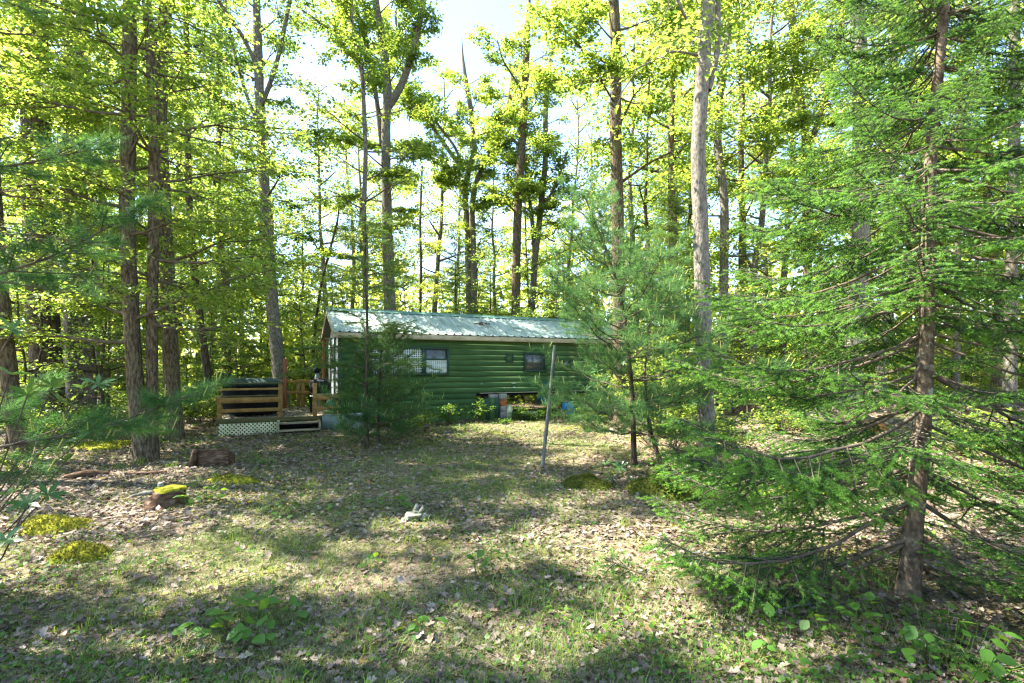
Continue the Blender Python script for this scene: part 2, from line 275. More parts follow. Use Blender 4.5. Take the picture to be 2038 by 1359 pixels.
# ------------------------------------------------------------------ boxes and simple solids
def box_acc(A, c, s, bev=.004, m=0, Rm=None):
    hx, hy, hz = np.asarray(s) / 2.0; b = min(bev, hx * .45, hy * .45, hz * .45)
    vs = []; 
    for sx in (-1, 1):
        for sy in (-1, 1):
            for sz in (-1, 1):
                vs += [(sx * hx, sy * (hy - b), sz * (hz - b)), (sx * (hx - b), sy * hy, sz * (hz - b)), (sx * (hx - b), sy * (hy - b), sz * hz)]
    V = np.array(vs)
    idx = lambda sx, sy, sz, k: ((((sx + 1) // 2) * 2 + (sy + 1) // 2) * 2 + (sz + 1) // 2) * 3 + k
    q = []; t3 = []
    for s in (-1, 1):
        q.append([idx(s, -1, -1, 0), idx(s, 1, -1, 0), idx(s, 1, 1, 0), idx(s, -1, 1, 0)][::s])
        q.append([idx(-1, s, -1, 1), idx(-1, s, 1, 1), idx(1, s, 1, 1), idx(1, s, -1, 1)][::s])
        q.append([idx(-1, -1, s, 2), idx(1, -1, s, 2), idx(1, 1, s, 2), idx(-1, 1, s, 2)][::s])
    for a in (-1, 1):
        for b_ in (-1, 1):
            q.append([idx(a, b_, -1, 0), idx(a, b_, 1, 0), idx(a, b_, 1, 1), idx(a, b_, -1, 1)][::a * b_ * -1])
            q.append([idx(a, -1, b_, 0), idx(a, 1, b_, 0), idx(a, 1, b_, 2), idx(a, -1, b_, 2)][::a * b_])
            q.append([idx(-1, a, b_, 1), idx(1, a, b_, 1), idx(1, a, b_, 2), idx(-1, a, b_, 2)][::-a * b_])
            for c_ in (-1, 1):
                t3.append([idx(a, b_, c_, 0), idx(a, b_, c_, 1), idx(a, b_, c_, 2)][::a * b_ * c_])
    if Rm is not None: V = V @ np.asarray(Rm).T
    V = V + np.asarray(c); A.add(V, q, m); A.v.append(np.zeros((0, 3))); A.f.append((np.array(t3) + A.n - len(V), m))
def B(name, parent, c, s, m, bev=.004, label=None, rot=None):
    A = Acc(); box_acc(A, (0, 0, 0), s, bev); o = ob(name, A.mesh(name, M[m]), parent, c, label=label)
    if rot: o.rotation_euler = rot
    return o
def lathe(A, prof, n=20, m=0, c=(0, 0, 0)):
    prof = np.array(prof, float); k = len(prof); a = np.arange(n) / n * 2 * np.pi
    V = np.stack([prof[:, :1] * np.cos(a), prof[:, :1] * np.sin(a), prof[:, 1:2] * np.ones(n)], -1) + np.asarray(c)
    i = np.arange(k - 1)[:, None] * n; j = np.arange(n)[None]; j2 = (j + 1) % n
    A.add(V.reshape(-1, 3), np.stack([i + j, i + j2, i + n + j2, i + n + j], -1).reshape(-1, 4), m)
    A.add(V[-1], np.arange(n)[None], m); A.add(V[0][::-1], np.arange(n)[None], m)

# ------------------------------------------------------------------ cabin
CA = R_(26.0); COX, COY = -4.40, 12.91
CO = np.array([COX, COY, 0.0])
CR = rotz(CA)
def cw(p): return CR @ np.asarray(p, float) + CO
LEN, WID = 9.3, 2.6
cabin = thing('cabin', 'low green trailer cabin with horizontal siding and pale ribbed metal roof', 'cabin', CO, CA)
def B2(*a, **k): return B(*a, **k)
wall = B('wall', cabin, (LEN / 2, WID / 2 + .03, 1.60), (LEN - .02, WID - .1, 1.52), 'siding')
floor = B('floor_frame', cabin, (LEN / 2, WID / 2, .80), (LEN - .2, WID - .1, .09), 'black')
# siding boards, each lapped over the one below
def lap_board(L, h, lean=.001, th=.010):
    A = Acc(); x0, x1 = 0, L
    V = [(x0, 0, 0), (x1, 0, 0), (x1, -lean - th, 0), (x0, -lean - th, 0), (x0, 0, h + .012), (x1, 0, h + .012), (x1, -th * .6, h + .012), (x0, -th * .6, h + .012)]
    A.add(V, [[0, 1, 2, 3][::-1], [4, 5, 6, 7], [0, 1, 5, 4][::-1], [3, 2, 6, 7][::-1], [1, 2, 6, 5][::-1], [0, 4, 7, 3][::-1]]); return A
ROW = .158
me_full = lap_board(LEN, ROW).mesh('siding_board', M['siding']); me_skirt = lap_board(3.75, ROW).mesh('siding_board_skirt', M['siding'])
for k in range(10):
    o = ob('siding_board', me_full, wall, (-LEN / 2, -(WID / 2 + .03), .835 + k * ROW - 1.60 - 0))
    o.location.y = -(WID / 2 + .03) + .02 + 0.0
for k in range(5):
    o = ob('siding_board', me_skirt, wall, (-LEN / 2, -(WID / 2 + .03) + .022, .835 - (k + 1) * ROW - 1.60))
B('skirt_wall', cabin, (1.87, .06, .45), (3.7, .06, .74), 'siding')
B('base_strip', cabin, (6.55, -.022, .835), (5.4, .03, .018), 'fascia', .003)
B('corner_board', cabin, (-.03, .02, 1.27), (.07, .10, 2.24), 'trim_green')
# paint chips are wear with its own shape: thin flakes of bare board
def flake(x, z, w, h, s):
    r = np.random.RandomState(s); A = Acc(); n = 12; a = np.arange(n) / n * 6.283
    rr = .6 + .5 * r.rand(n); top = np.stack([np.cos(a) * w / 2 * rr, np.full(n, -.004), np.sin(a) * h / 2 * rr], 1)
    A.add(top, np.arange(n)[None]); bot = top + (0, .006, 0); A.add(bot[::-1], np.arange(n)[None])
    j = np.arange(n); A.add(np.concatenate([top, bot]), np.stack([j, (j + 1) % n, n + (j + 1) % n, n + j], 1))
    ob('paint_chip', A.mesh('paint_chip', M['paint_chip']), cabin, (x, -.026, z))
for q in ((4.93, 1.115, .20, .03, 1), (4.62, .985, .07, .03, 2), (4.76, .985, .05, .025, 3), (4.95, .985, .12, .035, 4), (3.9, 1.11, .05, .02, 5)): flake(*q)
# windows
def window(x0, x1, z0, z1, mid=None, grid=True, nm='window'):
    w = bpy.data.objects.new(nm, None); C.objects.link(w); w.parent = cabin; w.location = ((x0 + x1) / 2, -.02, (z0 + z1) / 2); w.empty_display_size = .1
    W, H = x1 - x0, z1 - z0; t = .055
    for c, s in (((0, -.02, H / 2 - t / 2), (W, .06, t)), ((0, -.022, -H / 2 + t / 2), (W + .04, .075, t)), ((-W / 2 + t / 2, -.02, 0), (t, .058, H - 2 * t)), ((W / 2 - t / 2, -.02, 0), (t, .058, H - 2 * t))):
        B('frame', w, c, s, 'trim_green')
    if mid is not None: B('rail', w, (0, -.018, mid), (W - 2 * t, .05, .045), 'trim_green')
    A = Acc(); box_acc(A, (0, 0, 0), (W - 2 * t, .01, H - 2 * t), .001); ob('pane', A.mesh('pane', M['glass']), w, (0, -.003, 0))
    if grid:
        A = Acc(); nx = max(2, int(round((W - .11) / .062))); nz_ = max(2, int(round((H - .11) / .062)))
        lo = -H / 2 + t; hi = (mid if mid is not None else H / 2 - t)
        for i in range(1, nx): box_acc(A, (-W / 2 + t + i * (W - 2 * t) / nx, -.016, (lo + hi) / 2), (.022, .006, hi - lo), .001)
        for i in range(1, nz_): 
            z = lo + i * (hi - lo) / nz_; box_acc(A, (0, -.0205, z), (W - 2 * t, .003, .022), .001)
        ob('grille', A.mesh('grille', M['grid']), w, kind='stuff')
    return w
window(.72, 1.20, 1.37, 2.15); window(1.20, 2.18, 1.37, 2.15); window(2.18, 2.90, 1.37, 2.15, .05)
window(5.28, 6.05, 1.45, 2.05, None, False); window(6.62, 7.02, 1.50, 1.82, None, False)
v = bpy.data.objects.new('vent', None); C.objects.link(v); v.parent = cabin; v.location = (4.80, -.02, 1.865)
for c, s in (((0, -.015, .10), (.24, .04, .035)), ((0, -.015, -.10), (.24, .04, .035)), ((-.1025, -.015, 0), (.035, .04, .165)), ((.1025, -.015, 0), (.035, .04, .165))): B('frame', v, c, s, 'trim_green')
B('flap', v, (0, -.006, 0), (.17, .02, .165), 'siding')
# roof: ribbed metal panels, one object each
EY, RY, BY, EZ, RZ = -.30, 1.30, 2.90, 2.50, 3.20
PW = .93; NP = 11; RX0 = -.22
def roof_panel(sgn):
    A = Acc(); prof = []
    for k in range(4):
        x = k * PW / 4; prof += [(x, 0), (x + .12, 0), (x + .14, .024), (x + .175, .024), (x + .195, 0)]
    prof.append((PW + .012, 0)); prof = np.array(prof); n = len(prof)
    y0, z0, y1, z1 = (EY - .03, EZ - .013, RY, RZ) if sgn > 0 else (BY + .03, EZ - .013, RY, RZ)
    rows = []
    for t in (0, .5, 1):
        rows.append(np.stack([prof[:, 0], np.full(n, y0 + (y1 - y0) * t), z0 + (z1 - z0) * t + prof[:, 1]], 1))
    top = np.concatenate(rows); bot = top - (0, 0, .005)
    i = (np.arange(2)[:, None] * n + np.arange(n - 1)[None]).ravel(); F = np.stack([i, i + 1, i + n + 1, i + n], 1)
    A.add(top, F if sgn > 0 else F[:, ::-1]); A.add(bot, F[:, ::-1] if sgn > 0 else F)
    j = np.arange(n - 1); A.add(np.concatenate([top[:n], bot[:n]]), np.stack([j, n + j, n + j + 1, j + 1], 1))
    return A.mesh('roof_panel', M['roof'])
roof = bpy.data.objects.new('roof', None); C.objects.link(roof); roof.parent = cabin
for sgn in (1, -1):
    me = roof_panel(sgn)
    for k in range(NP): ob('roof_panel', me, roof, (RX0 + k * PW, 0, (k % 2) * .0035))
RLEN = NP * PW
A = Acc(); th = math.atan2(RZ - EZ, RY - EY)
for s in (-1, 1): box_acc(A, (RX0 + RLEN / 2, RY + s * .075, RZ + .030 - .032), (RLEN + .05, .17, .006), .001, 0, np.array(Matrix.Rotation(-s * th, 3, 'X')))
tube(A, [(RX0 - .02, RY, RZ + .032), (RX0 + RLEN + .03, RY, RZ + .032)], .022, 8)
ob('ridge_cap', A.mesh('ridge_cap', M['roof_cap']), roof)
B('fascia', roof, (RX0 + RLEN / 2, EY + .02, EZ - .085), (RLEN, .03, .115), 'fascia')
B('fascia', roof, (RX0 + RLEN / 2, BY - .02, EZ - .085), (RLEN, .03, .115), 'fascia')
B('soffit', roof, (RX0 + RLEN / 2, -.14, EZ - .150), (RLEN - .02, .29, .012), 'fascia')
for s in (1, -1):
    L = math.hypot(RZ - EZ, 1.6)
    for xx in (RX0 + .015, RX0 + RLEN - .005):
        B('rake_board', roof, (xx, RY - s * .80, (EZ + RZ) / 2 - .075), (.03, L, .13), 'rake_board' if s < 0 else 'fascia', rot=(s * th, 0, 0))
A = Acc()
for xx in (-.012, LEN + .012):
    A.add([(xx, .03, EZ - .15), (xx, WID - .03, EZ - .15), (xx, RY, RZ - .12)], [[0, 1, 2]]); A.add([(xx + .03, .03, EZ - .15), (xx + .03, WID - .03, EZ - .15), (xx + .03, RY, RZ - .12)], [[2, 1, 0]])
ob('gable', A.mesh('gable', M['porch_grey']), cabin)
# end wall: pale panels, a door with frame, brackets
B('end_panel', cabin, (-.020, .40, 1.60), (.03, .66, 1.5), 'porch_grey'); B('end_panel', cabin, (-.020, 2.14, 1.60), (.03, .80, 1.5), 'porch_grey')
dr = B('door', cabin, (-.026, 1.24, 1.40), (.04, .84, 1.95), 'porch_grey'); B('pane', dr, (-.025, 0, .45), (.02, .5, .6), 'glass'); B('handle', dr, (-.04, -.33, -.05), (.05, .03, .10), 'steel')
for yy, zz in ((.79, 1.42), (1.69, 1.42)): B('door_frame', cabin, (-.04, yy, zz), (.07, .06, 2.0), 'trim_green')
for xx, yy in ((-.14, 2.72),): B('porch_post', cabin, (xx, yy, 1.36), (.10, .10, 2.10), 'deck_red')
# piers and a wheel under the raised end
def block_pier(x, y):
    for k in range(2): B('pier_block', cabin, (x, y, .22 + k * .205), (.40, .20, .198), 'concrete', .012)
    B('pier_block', cabin, (x, y, .22 + 2 * .205), (.40, .20, .190), 'concrete', .012)
block_pier(4.6, 1.2); block_pier(8.8, .5)
A = Acc(); lathe(A, [(.10, -.09), (.25, -.09), (.32, -.07), (.335, -.03), (.335, .03), (.32, .07), (.25, .09), (.10, .09)], 24)
whl = ob('wheel', A.mesh('wheel', M['tyre']), cabin, (7.15, .32, .45)); whl.rotation_euler = (R_(90), 0, 0)
A = Acc(); lathe(A, [(.03, -.06), (.18, -.06), (.20, .08), (.06, .095)], 18); ob('rim', A.mesh('rim', M['steel']), whl)

# ------------------------------------------------------------------ deck (same frame as the cabin)
deck = thing('deck', 'low wooden deck with amber rails, cream lattice skirt and steps', 'deck', CO, CA)
DZ = .37; DX0, DX1, DY1 = -2.76, -.02, 3.05
nb = 21; bw = DY1 / nb
me_b = Acc(); box_acc(me_b, (0, 0, 0), (DX1 - DX0, bw - .007, .028), .003); me_b = me_b.mesh('deck_board', M['deck_old'])
for k in range(nb): ob('deck_board', me_b, deck, ((DX0 + DX1) / 2 + .004 * ((k * 7) % 5 - 2), bw * (k + .5) - .02, DZ - .014))
B('rim_joist', deck, ((DX0 + DX1) / 2, -.045, DZ - .05), (DX1 - DX0 + .02, .04, .105), 'deck_edge')
B('rim_joist', deck, (DX0 + .0, DY1 / 2, DZ - .085), (.04, DY1 - .05, .11), 'deck_edge')
B('rim_joist', deck, ((DX0 + DX1) / 2, DY1 - .0, DZ - .085), (DX1 - DX0 - .1, .04, .11), 'deck_edge')
# lattice
def lattice(x0, x1, z0, z1, y):
    A = Acc(); sp = .088; w = .030
    for sgn, yy in ((1, y), (-1, y - .008)):
        for c in np.arange(-(z1 - z0), (x1 - x0) + (z1 - z0), sp):
            pts = []
            # x = x0 + c + t , z = z0 + t (sgn 1)  or  z = z1 - t
            t0 = max(0, -c); t1 = min(z1 - z0, (x1 - x0) - c)
            if t1 - t0 < .02: continue
            a = (x0 + c + t0, z0 + t0 if sgn > 0 else z1 - t0); b = (x0 + c + t1, z0 + t1 if sgn > 0 else z1 - t1)
            L = (t1 - t0) * 1.4142
            box_acc(A, ((a[0] + b[0]) / 2, yy, (a[1] + b[1]) / 2), (L, .006, w), .001, 0, np.array(Matrix.Rotation(-sgn * math.pi / 4, 3, 'Y')))
    return A.mesh('lattice', M['lattice'])
ob('lattice', lattice(-2.72, -1.47, -.06, DZ - .105, -.05), deck, kind='stuff')
B('lattice_frame', deck, (-1.455, -.055, .12), (.05, .03, .36), 'lattice')
A = Acc(); me = lattice(0.05, DY1 - .05, -.06, DZ - .14, 0); o = ob('lattice', me, deck, (DX0 + .0, 0, 0), kind='stuff'); o.rotation_euler = (0, 0, R_(90))
# steps
for k, (yy, zz) in enumerate(((-.20, .235), (-.44, .085))):
    B('step_tread', deck, (-1.00, yy, zz), (.90, .25, .035), 'deck_old'); 
B('step_riser', deck, (-1.00, -.10, .17), (.88, .02, .09), 'black'); B('step_riser', deck, (-1.00, -.33, .03), (.88, .02, .07), 'black')
for xx in (-1.46, -.535): B('stringer', deck, (xx, -.27, .13), (.035, .52, .30), 'deck_old')
# posts and rails
PH = .84
for (xx, yy, hh) in ((-2.70, .02, .56), (-1.41, .02, .82), (-.62, .02, .82), (-.06, .02, .50), (-2.70, 2.98, PH), (-1.75, 2.98, PH), (-.85, 2.98, PH), (-.72, 2.98, .86), (-.05, 2.98, PH), (-2.70, 1.5, PH)):
    B('post', deck, (xx, yy, DZ + hh / 2), (.095, .095, hh), 'deck_stain', .006)
B('post', deck, (-1.22, 2.90, DZ + .72), (.10, .10, 1.52), 'deck_red', .006)
for z, h in ((.70, .05), (.62, 0), (.44, .13), (.20, .085)):
    if h: B('rail', deck, (-2.055, -.045, DZ + z), (1.30, .035, h), 'deck_stain')
B('rail_cap', deck, (-2.055, .02, DZ + .535), (1.21, .12, .03), 'deck_edge'); B('rail_cap', deck, (-2.0, .02, DZ + .835), (1.30, .12, .028), 'deck_edge')
for z, h in ((.46, .115), (.19, .095)): B('rail', deck, (-.34, -.045, DZ + z), (.62, .035, h), 'deck_stain')
B('rail_cap', deck, (-.34, .02, DZ + .535), (.50, .12, .028), 'deck_old')
for z, h in ((.80, .085), (.46, .085)): B('rail', deck, (-1.38, 2.915, DZ + z), (2.70, .035, h), 'deck_stain')
for z, h in ((.80, .085), (.46, .085)): B('rail', deck, (-2.765, 1.5, DZ + z), (.035, 3.0, h), 'deck_stain')
rng = np.random.RandomState(5)
n = 900; lx = DX0 + (DX1 - DX0) * rng.rand(n); ly = DY1 * rng.rand(n) ** .8
A = Acc(); d = np.stack([np.cos(rng.rand(n) * 6.28), np.sin(rng.rand(n) * 6.28), rng.randn(n) * .2], 1)
inst(A, LEAF6, LEAF6F, np.stack([lx, ly, np.full(n, DZ + .006) + rng.rand(n) * .015], 1), frames(d, UP + rng.randn(n, 3) * .25), .05 + .05 * rng.rand(n))
ob('leaf_litter', A.mesh('leaf_litter', M['litter']), deck, kind='stuff')
# grey-green panel box in front of the cabin corner
bx = thing('planter_box', 'grey-green painted panel box on the ground at the cabin corner', 'box', cw((.0, 0, 0)), CA)
B('front_panel', bx, (.12, -.10, .17), (1.16, .03, .42), 'skirt'); B('side_panel', bx, (-.445, .07, .17), (.03, .30, .42), 'skirt'); B('side_panel', bx, (.685, .0, .17), (.03, .16, .42), 'skirt')
B('rim', bx, (.12, -.10, .392), (1.20, .055, .022), 'porch_grey')

# ------------------------------------------------------------------ things on the deck
hx, hy = -2.03, .98
tub = thing('hot_tub', 'black octagonal hot tub with dark green cover behind the deck rail', 'hot tub', cw((hx, hy, DZ)), CA)
A = Acc(); lathe(A, [(.58, .05), (.66, .10), (.735, .34), (.735, .46), (.72, .50), (.735, .54), (.725, .68), (.70, .76)], 8); o = ob('shell', A.mesh('shell', M['black']), tub); o.rotation_euler = (0, 0, R_(22.5))
A = Acc(); lathe(A, [(.70, .755), (.765, .77), (.765, .82), (.72, .86), (.50, .94), (.48, .945)], 8); o = ob('cover', A.mesh('cover', M['black_green']), tub); o.rotation_euler = (0, 0, R_(22.5))
B('cover_seam', o, (0, 0, .947), (.06, .95, .012), 'black')
for a in range(4): B('foot', tub, (.42 * math.cos(a * 1.571 + .785), .42 * math.sin(a * 1.571 + .785), .025), (.2, .2, .05), 'black')
for a in range(3): B('strap', tub, (-.35 + .35 * a, -.715, .70), (.05, .02, .22), 'black')
pt = thing('propane_tank', 'green propane tank standing on the deck behind the lower rail', 'propane tank', cw((-.17, .30, DZ)), CA)
A = Acc(); lathe(A, [(.10, .03), (.14, .04), (.155, .09), (.155, .28), (.15, .33), (.12, .37), (.05, .395)], 22); ob('tank_body', A.mesh('tank_body', M['propane'], True), pt)
A = Acc(); lathe(A, [(.11, 0), (.11, .06)], 20); ob('foot_ring', A.mesh('foot_ring', M['propane']), pt)
A = Acc(); a_ = np.linspace(.5, 5.8, 16); tube(A, np.stack([.09 * np.cos(a_), .09 * np.sin(a_), np.full(16, .46)], 1), .012, 6)
for q in (.6, 2.2, 4.1, 5.7): tube(A, [(.09 * math.cos(q), .09 * math.sin(q), .36), (.09 * math.cos(q), .09 * math.sin(q), .46)], .012, 5)
ob('collar', A.mesh('collar', M['propane']), pt)
A = Acc(); lathe(A, [(.02, .38), (.02, .43), (.035, .435), (.035, .455), (.01, .46)], 10); ob('valve', A.mesh('valve', M['steel']), pt)
gr = thing('grill', 'black grill with pale side shelf beside the propane tank on deck', 'grill', cw((-.42, .95, DZ)), CA)
for sx in (-.22, .22):
    for sy in (-.15, .15): B('leg', gr, (sx, sy, .26), (.03, .03, .52), 'black')
A = Acc(); lathe(A, [(.12, .50), (.24, .55), (.27, .66), (.27, .70)], 20); ob('bowl', A.mesh('bowl', M['black'], True), gr)
A = Acc(); lathe(A, [(.275, .70), (.26, .80), (.20, .88), (.10, .925), (.02, .935)], 20); ld = ob('lid', A.mesh('lid', M['black'], True), gr)
A = Acc(); tube(A, [(-.07, -.21, .86), (-.07, -.27, .86), (.07, -.27, .86), (.07, -.21, .86)], .009, 6); ob('handle', A.mesh('handle', M['steel']), ld)
B('shelf', gr, (0, -.02, .45), (.5, .36, .022), 'porch_grey'); B('shelf', gr, (.42, 0, .67), (.26, .34, .02), 'porch_grey')
fg = thing('garden_pole', 'black-headed garden pole wrapped in grey-green cloth beside the cabin door', 'garden pole', cw((-.45, 1.35, DZ)), CA)
A = Acc(); lathe(A, [(.16, 0), (.15, .05), (.05, .07), (.045, .5), (.055, .75), (.065, .95), (.04, 1.06)], 14); ob('cloth_wrap', A.mesh('cloth_wrap', M['skirt'], True), fg)
A = Acc(); lathe(A, [(.02, 1.05), (.085, 1.08), (.105, 1.15), (.085, 1.22), (.02, 1.25)], 14); ob('head', A.mesh('head', M['black'], True), fg)
pot = thing('flower_pot', 'dark pot of spiky leaves at the foot of the trunk on deck', 'pot plant', cw((-1.55, 2.75, DZ)), 0)
A = Acc(); lathe(A, [(.10, 0), (.14, .24), (.16, .25), (.16, .28), (.13, .27)], 16); ob('pot', A.mesh('pot', M['black'], True), pot)
rng = np.random.RandomState(3)
for k in range(9):
    A = Acc(); a = k * .7; e = .5 + .5 * rng.rand(); d = np.array([math.cos(a) * .5, math.sin(a) * .5, 1]); 
    inst(A, np.array([[0, -.5, 0], [0, .5, 0], [.6, .5, .05], [.6, -.5, .05], [1, 0, 0]]), np.array([[0, 1, 2, 3]]), [np.array([0, 0, .26])], frames(d[None], np.array([[math.cos(a), math.sin(a), 0]])), [[.42 * e + .15, .035, .1]])
    ob('leaf', A.mesh('leaf', M['trim_green']), pot)

# ------------------------------------------------------------------ clutter along the cabin
cz = float(gz(*cw((4.2, -.3, 0))[:2]))
cab = thing('wooden_cabinet', 'small green board cabinet leaning against the cabin wall', 'cabinet', cw((3.98, -.33, cz)), CA + R_(-6))
for k in range(4): B('board', cab, (-.20 + k * .135, -.17, .31), (.128, .022, .60 + .012 * (k % 2)), 'trim_green' if k % 2 else 'siding')
B('side', cab, (-.275, 0, .30), (.022, .34, .58), 'trim_green'); B('side', cab, (.275, 0, .30), (.022, .34, .58), 'trim_green'); B('back', cab, (0, .165, .30), (.53, .015, .58), 'trim_green')
B('shelf', cab, (0, 0, .585), (.53, .31, .02), 'black'); B('latch', cab, (.10, -.188, .46), (.12, .015, .02), 'trim_green', rot=(0, R_(25), 0))
pier = thing('block_pile', 'column of concrete blocks and red bricks beside the green cabinet', 'block pile', cw((4.44, -.28, cz)), CA)
zz = .0
for k, (h, m, w) in enumerate(((.20, 'concrete', .20), (.18, 'concrete', .19), (.062, 'brick', .20), (.062, 'brick', .21), (.062, 'brick', .20), (.16, 'concrete', .20))):
    B('brick' if m == 'brick' else 'block', pier, (.01 * (k % 3 - 1), 0, zz + h / 2), (w, .20, h - .004), m, .008); zz += h
B('block', pier, (-.24, .10, zz - .08), (.26, .12, .12), 'concrete', .008)
jug = thing('plastic_jug', 'yellowed plastic jug standing beside the brick column', 'jug', cw((4.63, -.36, cz)), CA)
A = Acc(); lathe(A, [(.075, 0), (.085, .02), (.085, .24), (.075, .29), (.035, .34), (.03, .37)], 18); ob('jug_body', A.mesh('jug_body', M['jug'], True), jug)
A = Acc(); lathe(A, [(.034, .37), (.034, .40)], 12); ob('cap', A.mesh('cap', M['jug']), jug)
A = Acc(); tube(A, [(.04, 0, .33), (.10, 0, .31), (.105, 0, .24), (.08, 0, .20)], .013, 6); ob('handle', A.mesh('handle', M['jug']), jug)
p = P(1053, 838, 14.2); 
cb = thing('cinder_block', 'pale hollow concrete block lying in the weeds by the cabin', 'concrete block', (p[0], p[1], gz(p[0], p[1]) + .02), CA + .1)
for c, s in (((0, -.085, .1), (.39, .03, .19)), ((0, .085, .1), (.39, .03, .19)), ((-.18, 0, .1), (.03, .14, .185)), ((0, 0, .1), (.03, .14, .185)), ((.18, 0, .1), (.03, .14, .185))): B('web', cb, c, s, 'concrete', .006)
p = P(1131, 806, 15.1)
bk = thing('bucket', 'upturned blue plastic bucket under the raised cabin end', 'bucket', (p[0], p[1], gz(p[0], p[1])), 0)
A = Acc(); lathe(A, [(.215, 0), (.21, .03), (.205, .20), (.20, .205), (.195, .25), (.17, .44), (.15, .445)], 22); ob('shell', A.mesh('shell', M['blue'], False), bk)
A = Acc(); lathe(A, [(.222, .0), (.222, .025)], 22); ob('rim', A.mesh('rim', M['blue']), bk)
tp = thing('tarp_bundle', 'dark teal tarp bundle hanging on the cabin wall', 'tarp', cw((5.95, -.10, .45)), CA)
A = Acc(); n = 16; prof = [(.06, .55), (.10, .62)]
a = np.arange(n) / n * 6.283; hs = np.linspace(0, .72, 14); rr = np.interp(hs, [0, .12, .35, .55, .62, .72], [.17, .20, .17, .10, .06, .10])
rg = np.random.RandomState(2); wv = 1 + .22 * np.sin(a * 5 + 1)[None] + .08 * rg.randn(14, n)
V = np.stack([rr[:, None] * wv * np.cos(a), rr[:, None] * wv * np.sin(a) * .6, hs[:, None] * np.ones(n)], -1)
i = np.arange(13)[:, None] * n; j = np.arange(n)[None]; j2 = (j + 1) % n
A.add(V.reshape(-1, 3), np.stack([i + j, i + j2, i + n + j2, i + n + j], -1).reshape(-1, 4)); A.add(V[-1], np.arange(n)[None])
ob('folded_cloth', A.mesh('folded_cloth', M['tarp'], True), tp); A = Acc(); tube(A, [(-.06, 0, .60), (.06, .02, .615), (.02, .06, .61)], .02, 6); ob('tie', A.mesh('tie', M['pole']), tp)
p0 = P(1078, 930, 8.08); p1 = P(1104, 688, 8.35)
pl = thing('leaning_pole', 'weathered grey wooden pole leaning in the grass before the cabin', 'pole', (p0[0], p0[1], gz(p0[0], p0[1])))
A = Acc(); path = lerp_path([(0, 0, -.1), tuple((p1 - p0) * .5 + (.012, 0, 0)), tuple(p1 - p0)], 24); tube(A, path, np.linspace(.033, .025, 24) * (1 + .05 * np.sin(np.arange(24) * 2.1)), 10); ob('shaft', A.mesh('shaft', M['pole'], True), pl)
A = Acc(); tube(A, [tuple(path[-1] - (0, .05, .06)), tuple(path[-1] + (0, .05, -.05))], .006, 6); ob('nail', A.mesh('nail', M['steel']), pl)
# debris on roof
p = cw((4.1, .55, EZ + (.85 / 1.6) * .7 + .03)); db = thing('twig_clump', 'small clump of dead twigs and leaves lying on the metal roof', 'twigs', p)
A = Acc(); rg = np.random.RandomState(9)
for k in range(26):
    d = rg.randn(3) * (.13, .10, .02); q = rg.randn(3) * (.10, .08, .01); tube(A, [q, q + d], .006, 4)
d = rg.randn(40, 3) * (1, 1, .3); inst(A, LEAF6, LEAF6F, rg.randn(40, 3) * (.12, .10, .012) + (0, 0, .01), frames(d, UP + rg.randn(40, 3) * .4), .05 + .05 * rg.rand(40), 1)
ob('debris', A.mesh('debris', [M['twig'], M['litter']]), db, kind='stuff')

# ------------------------------------------------------------------ plants: generators
DENS = 3.0
class Leaves:
    def __init__(s): s.p = []; s.d = []; s.n = []; s.s = []
    def add(s, p, d, n, sz): s.p.append(p); s.d.append(d); s.n.append(n); s.s.append(sz)
    def cat(s): return np.concatenate(s.p), np.concatenate(s.d), np.concatenate(s.n), np.concatenate(s.s)
def gap_keep(p, rng):
    """openings in the canopy: leaves thinned where the sun comes down on the clearing, the roof and the lane"""
    g = p - SUN[None] * (p[:, 2:3] / SUN[2])
    x, y = g[:, 0], g[:, 1]
    dens = np.ones(len(p))
    for (cx, cy_, rx, ry, k) in SUNSPOTS:
        q = ((x - cx) / rx) ** 2 + ((y - cy_) / ry) ** 2
        dens = np.minimum(dens, np.where(q < 1, k, np.where(q < 1.7, k + (1 - k) * (q - 1) / .7, 1)))
    return rng.rand(len(p)) < dens
def gp(px, py):  # ground point under a pixel of the photograph
    D = CAMZ / (py - HOR) * FPX; return (px - CX) / FPX * D, D
SUNSPOTS = []
for (px, py, rx, ry, k) in ((130, 1000, 1.6, 1.6, .12), (230, 1120, 1.3, .55, .15), (420, 1060, .9, .4, .3), (860, 1085, 1.0, .22, .2), (1120, 1075, .9, .25, .2), (780, 1150, .45, .3, .2), (620, 1150, .5, .18, .3),
                            (1000, 880, 2.0, 1.0, .25), (850, 910, 1.2, .8, .45), (1750, 1000, 1.3, .7, .2), (1980, 960, 1.2, 1.0, .2), (1250, 860, 1.5, 1.0, .3), (200, 890, 1.8, 1.5, .2), (480, 930, .9, .6, .4), (1650, 800, 3, 2.5, .35)):
    gx_, gy_ = gp(px, py); SUNSPOTS.append((gx_, gy_, rx, ry, k))
_r = np.random.RandomState(14)
for _ in range(26):
    gx_, gy_ = gp(100 + 1300 * _r.rand(), 1040 + 300 * _r.rand()); _s = .14 + .26 * _r.rand(); SUNSPOTS.append((gx_, gy_, _s, _s * .8, .12))
for xl in (1.5, 3.6, 5.6):
    q = cw((xl, .4, 0)); q = q - SUN * (2.8 / SUN[2]); SUNSPOTS.append((q[0], q[1], 1.3, .9, .25))
def leaf_mesh(LV, name, m, rng, tmpl=0, cull=True, origin=None):
    p, d, n, s = LV.cat()
    if cull:
        k = gap_keep(p, rng); p, d, n, s = p[k], d[k], n[k], s[k]
    A = Acc(); T, F = ((LEAF, LEAFF), (LEAF6, LEAF6F))[tmpl]
    inst(A, T, F, p, frames(d, n), s)
    return A.mesh(name, M[m], False, origin)
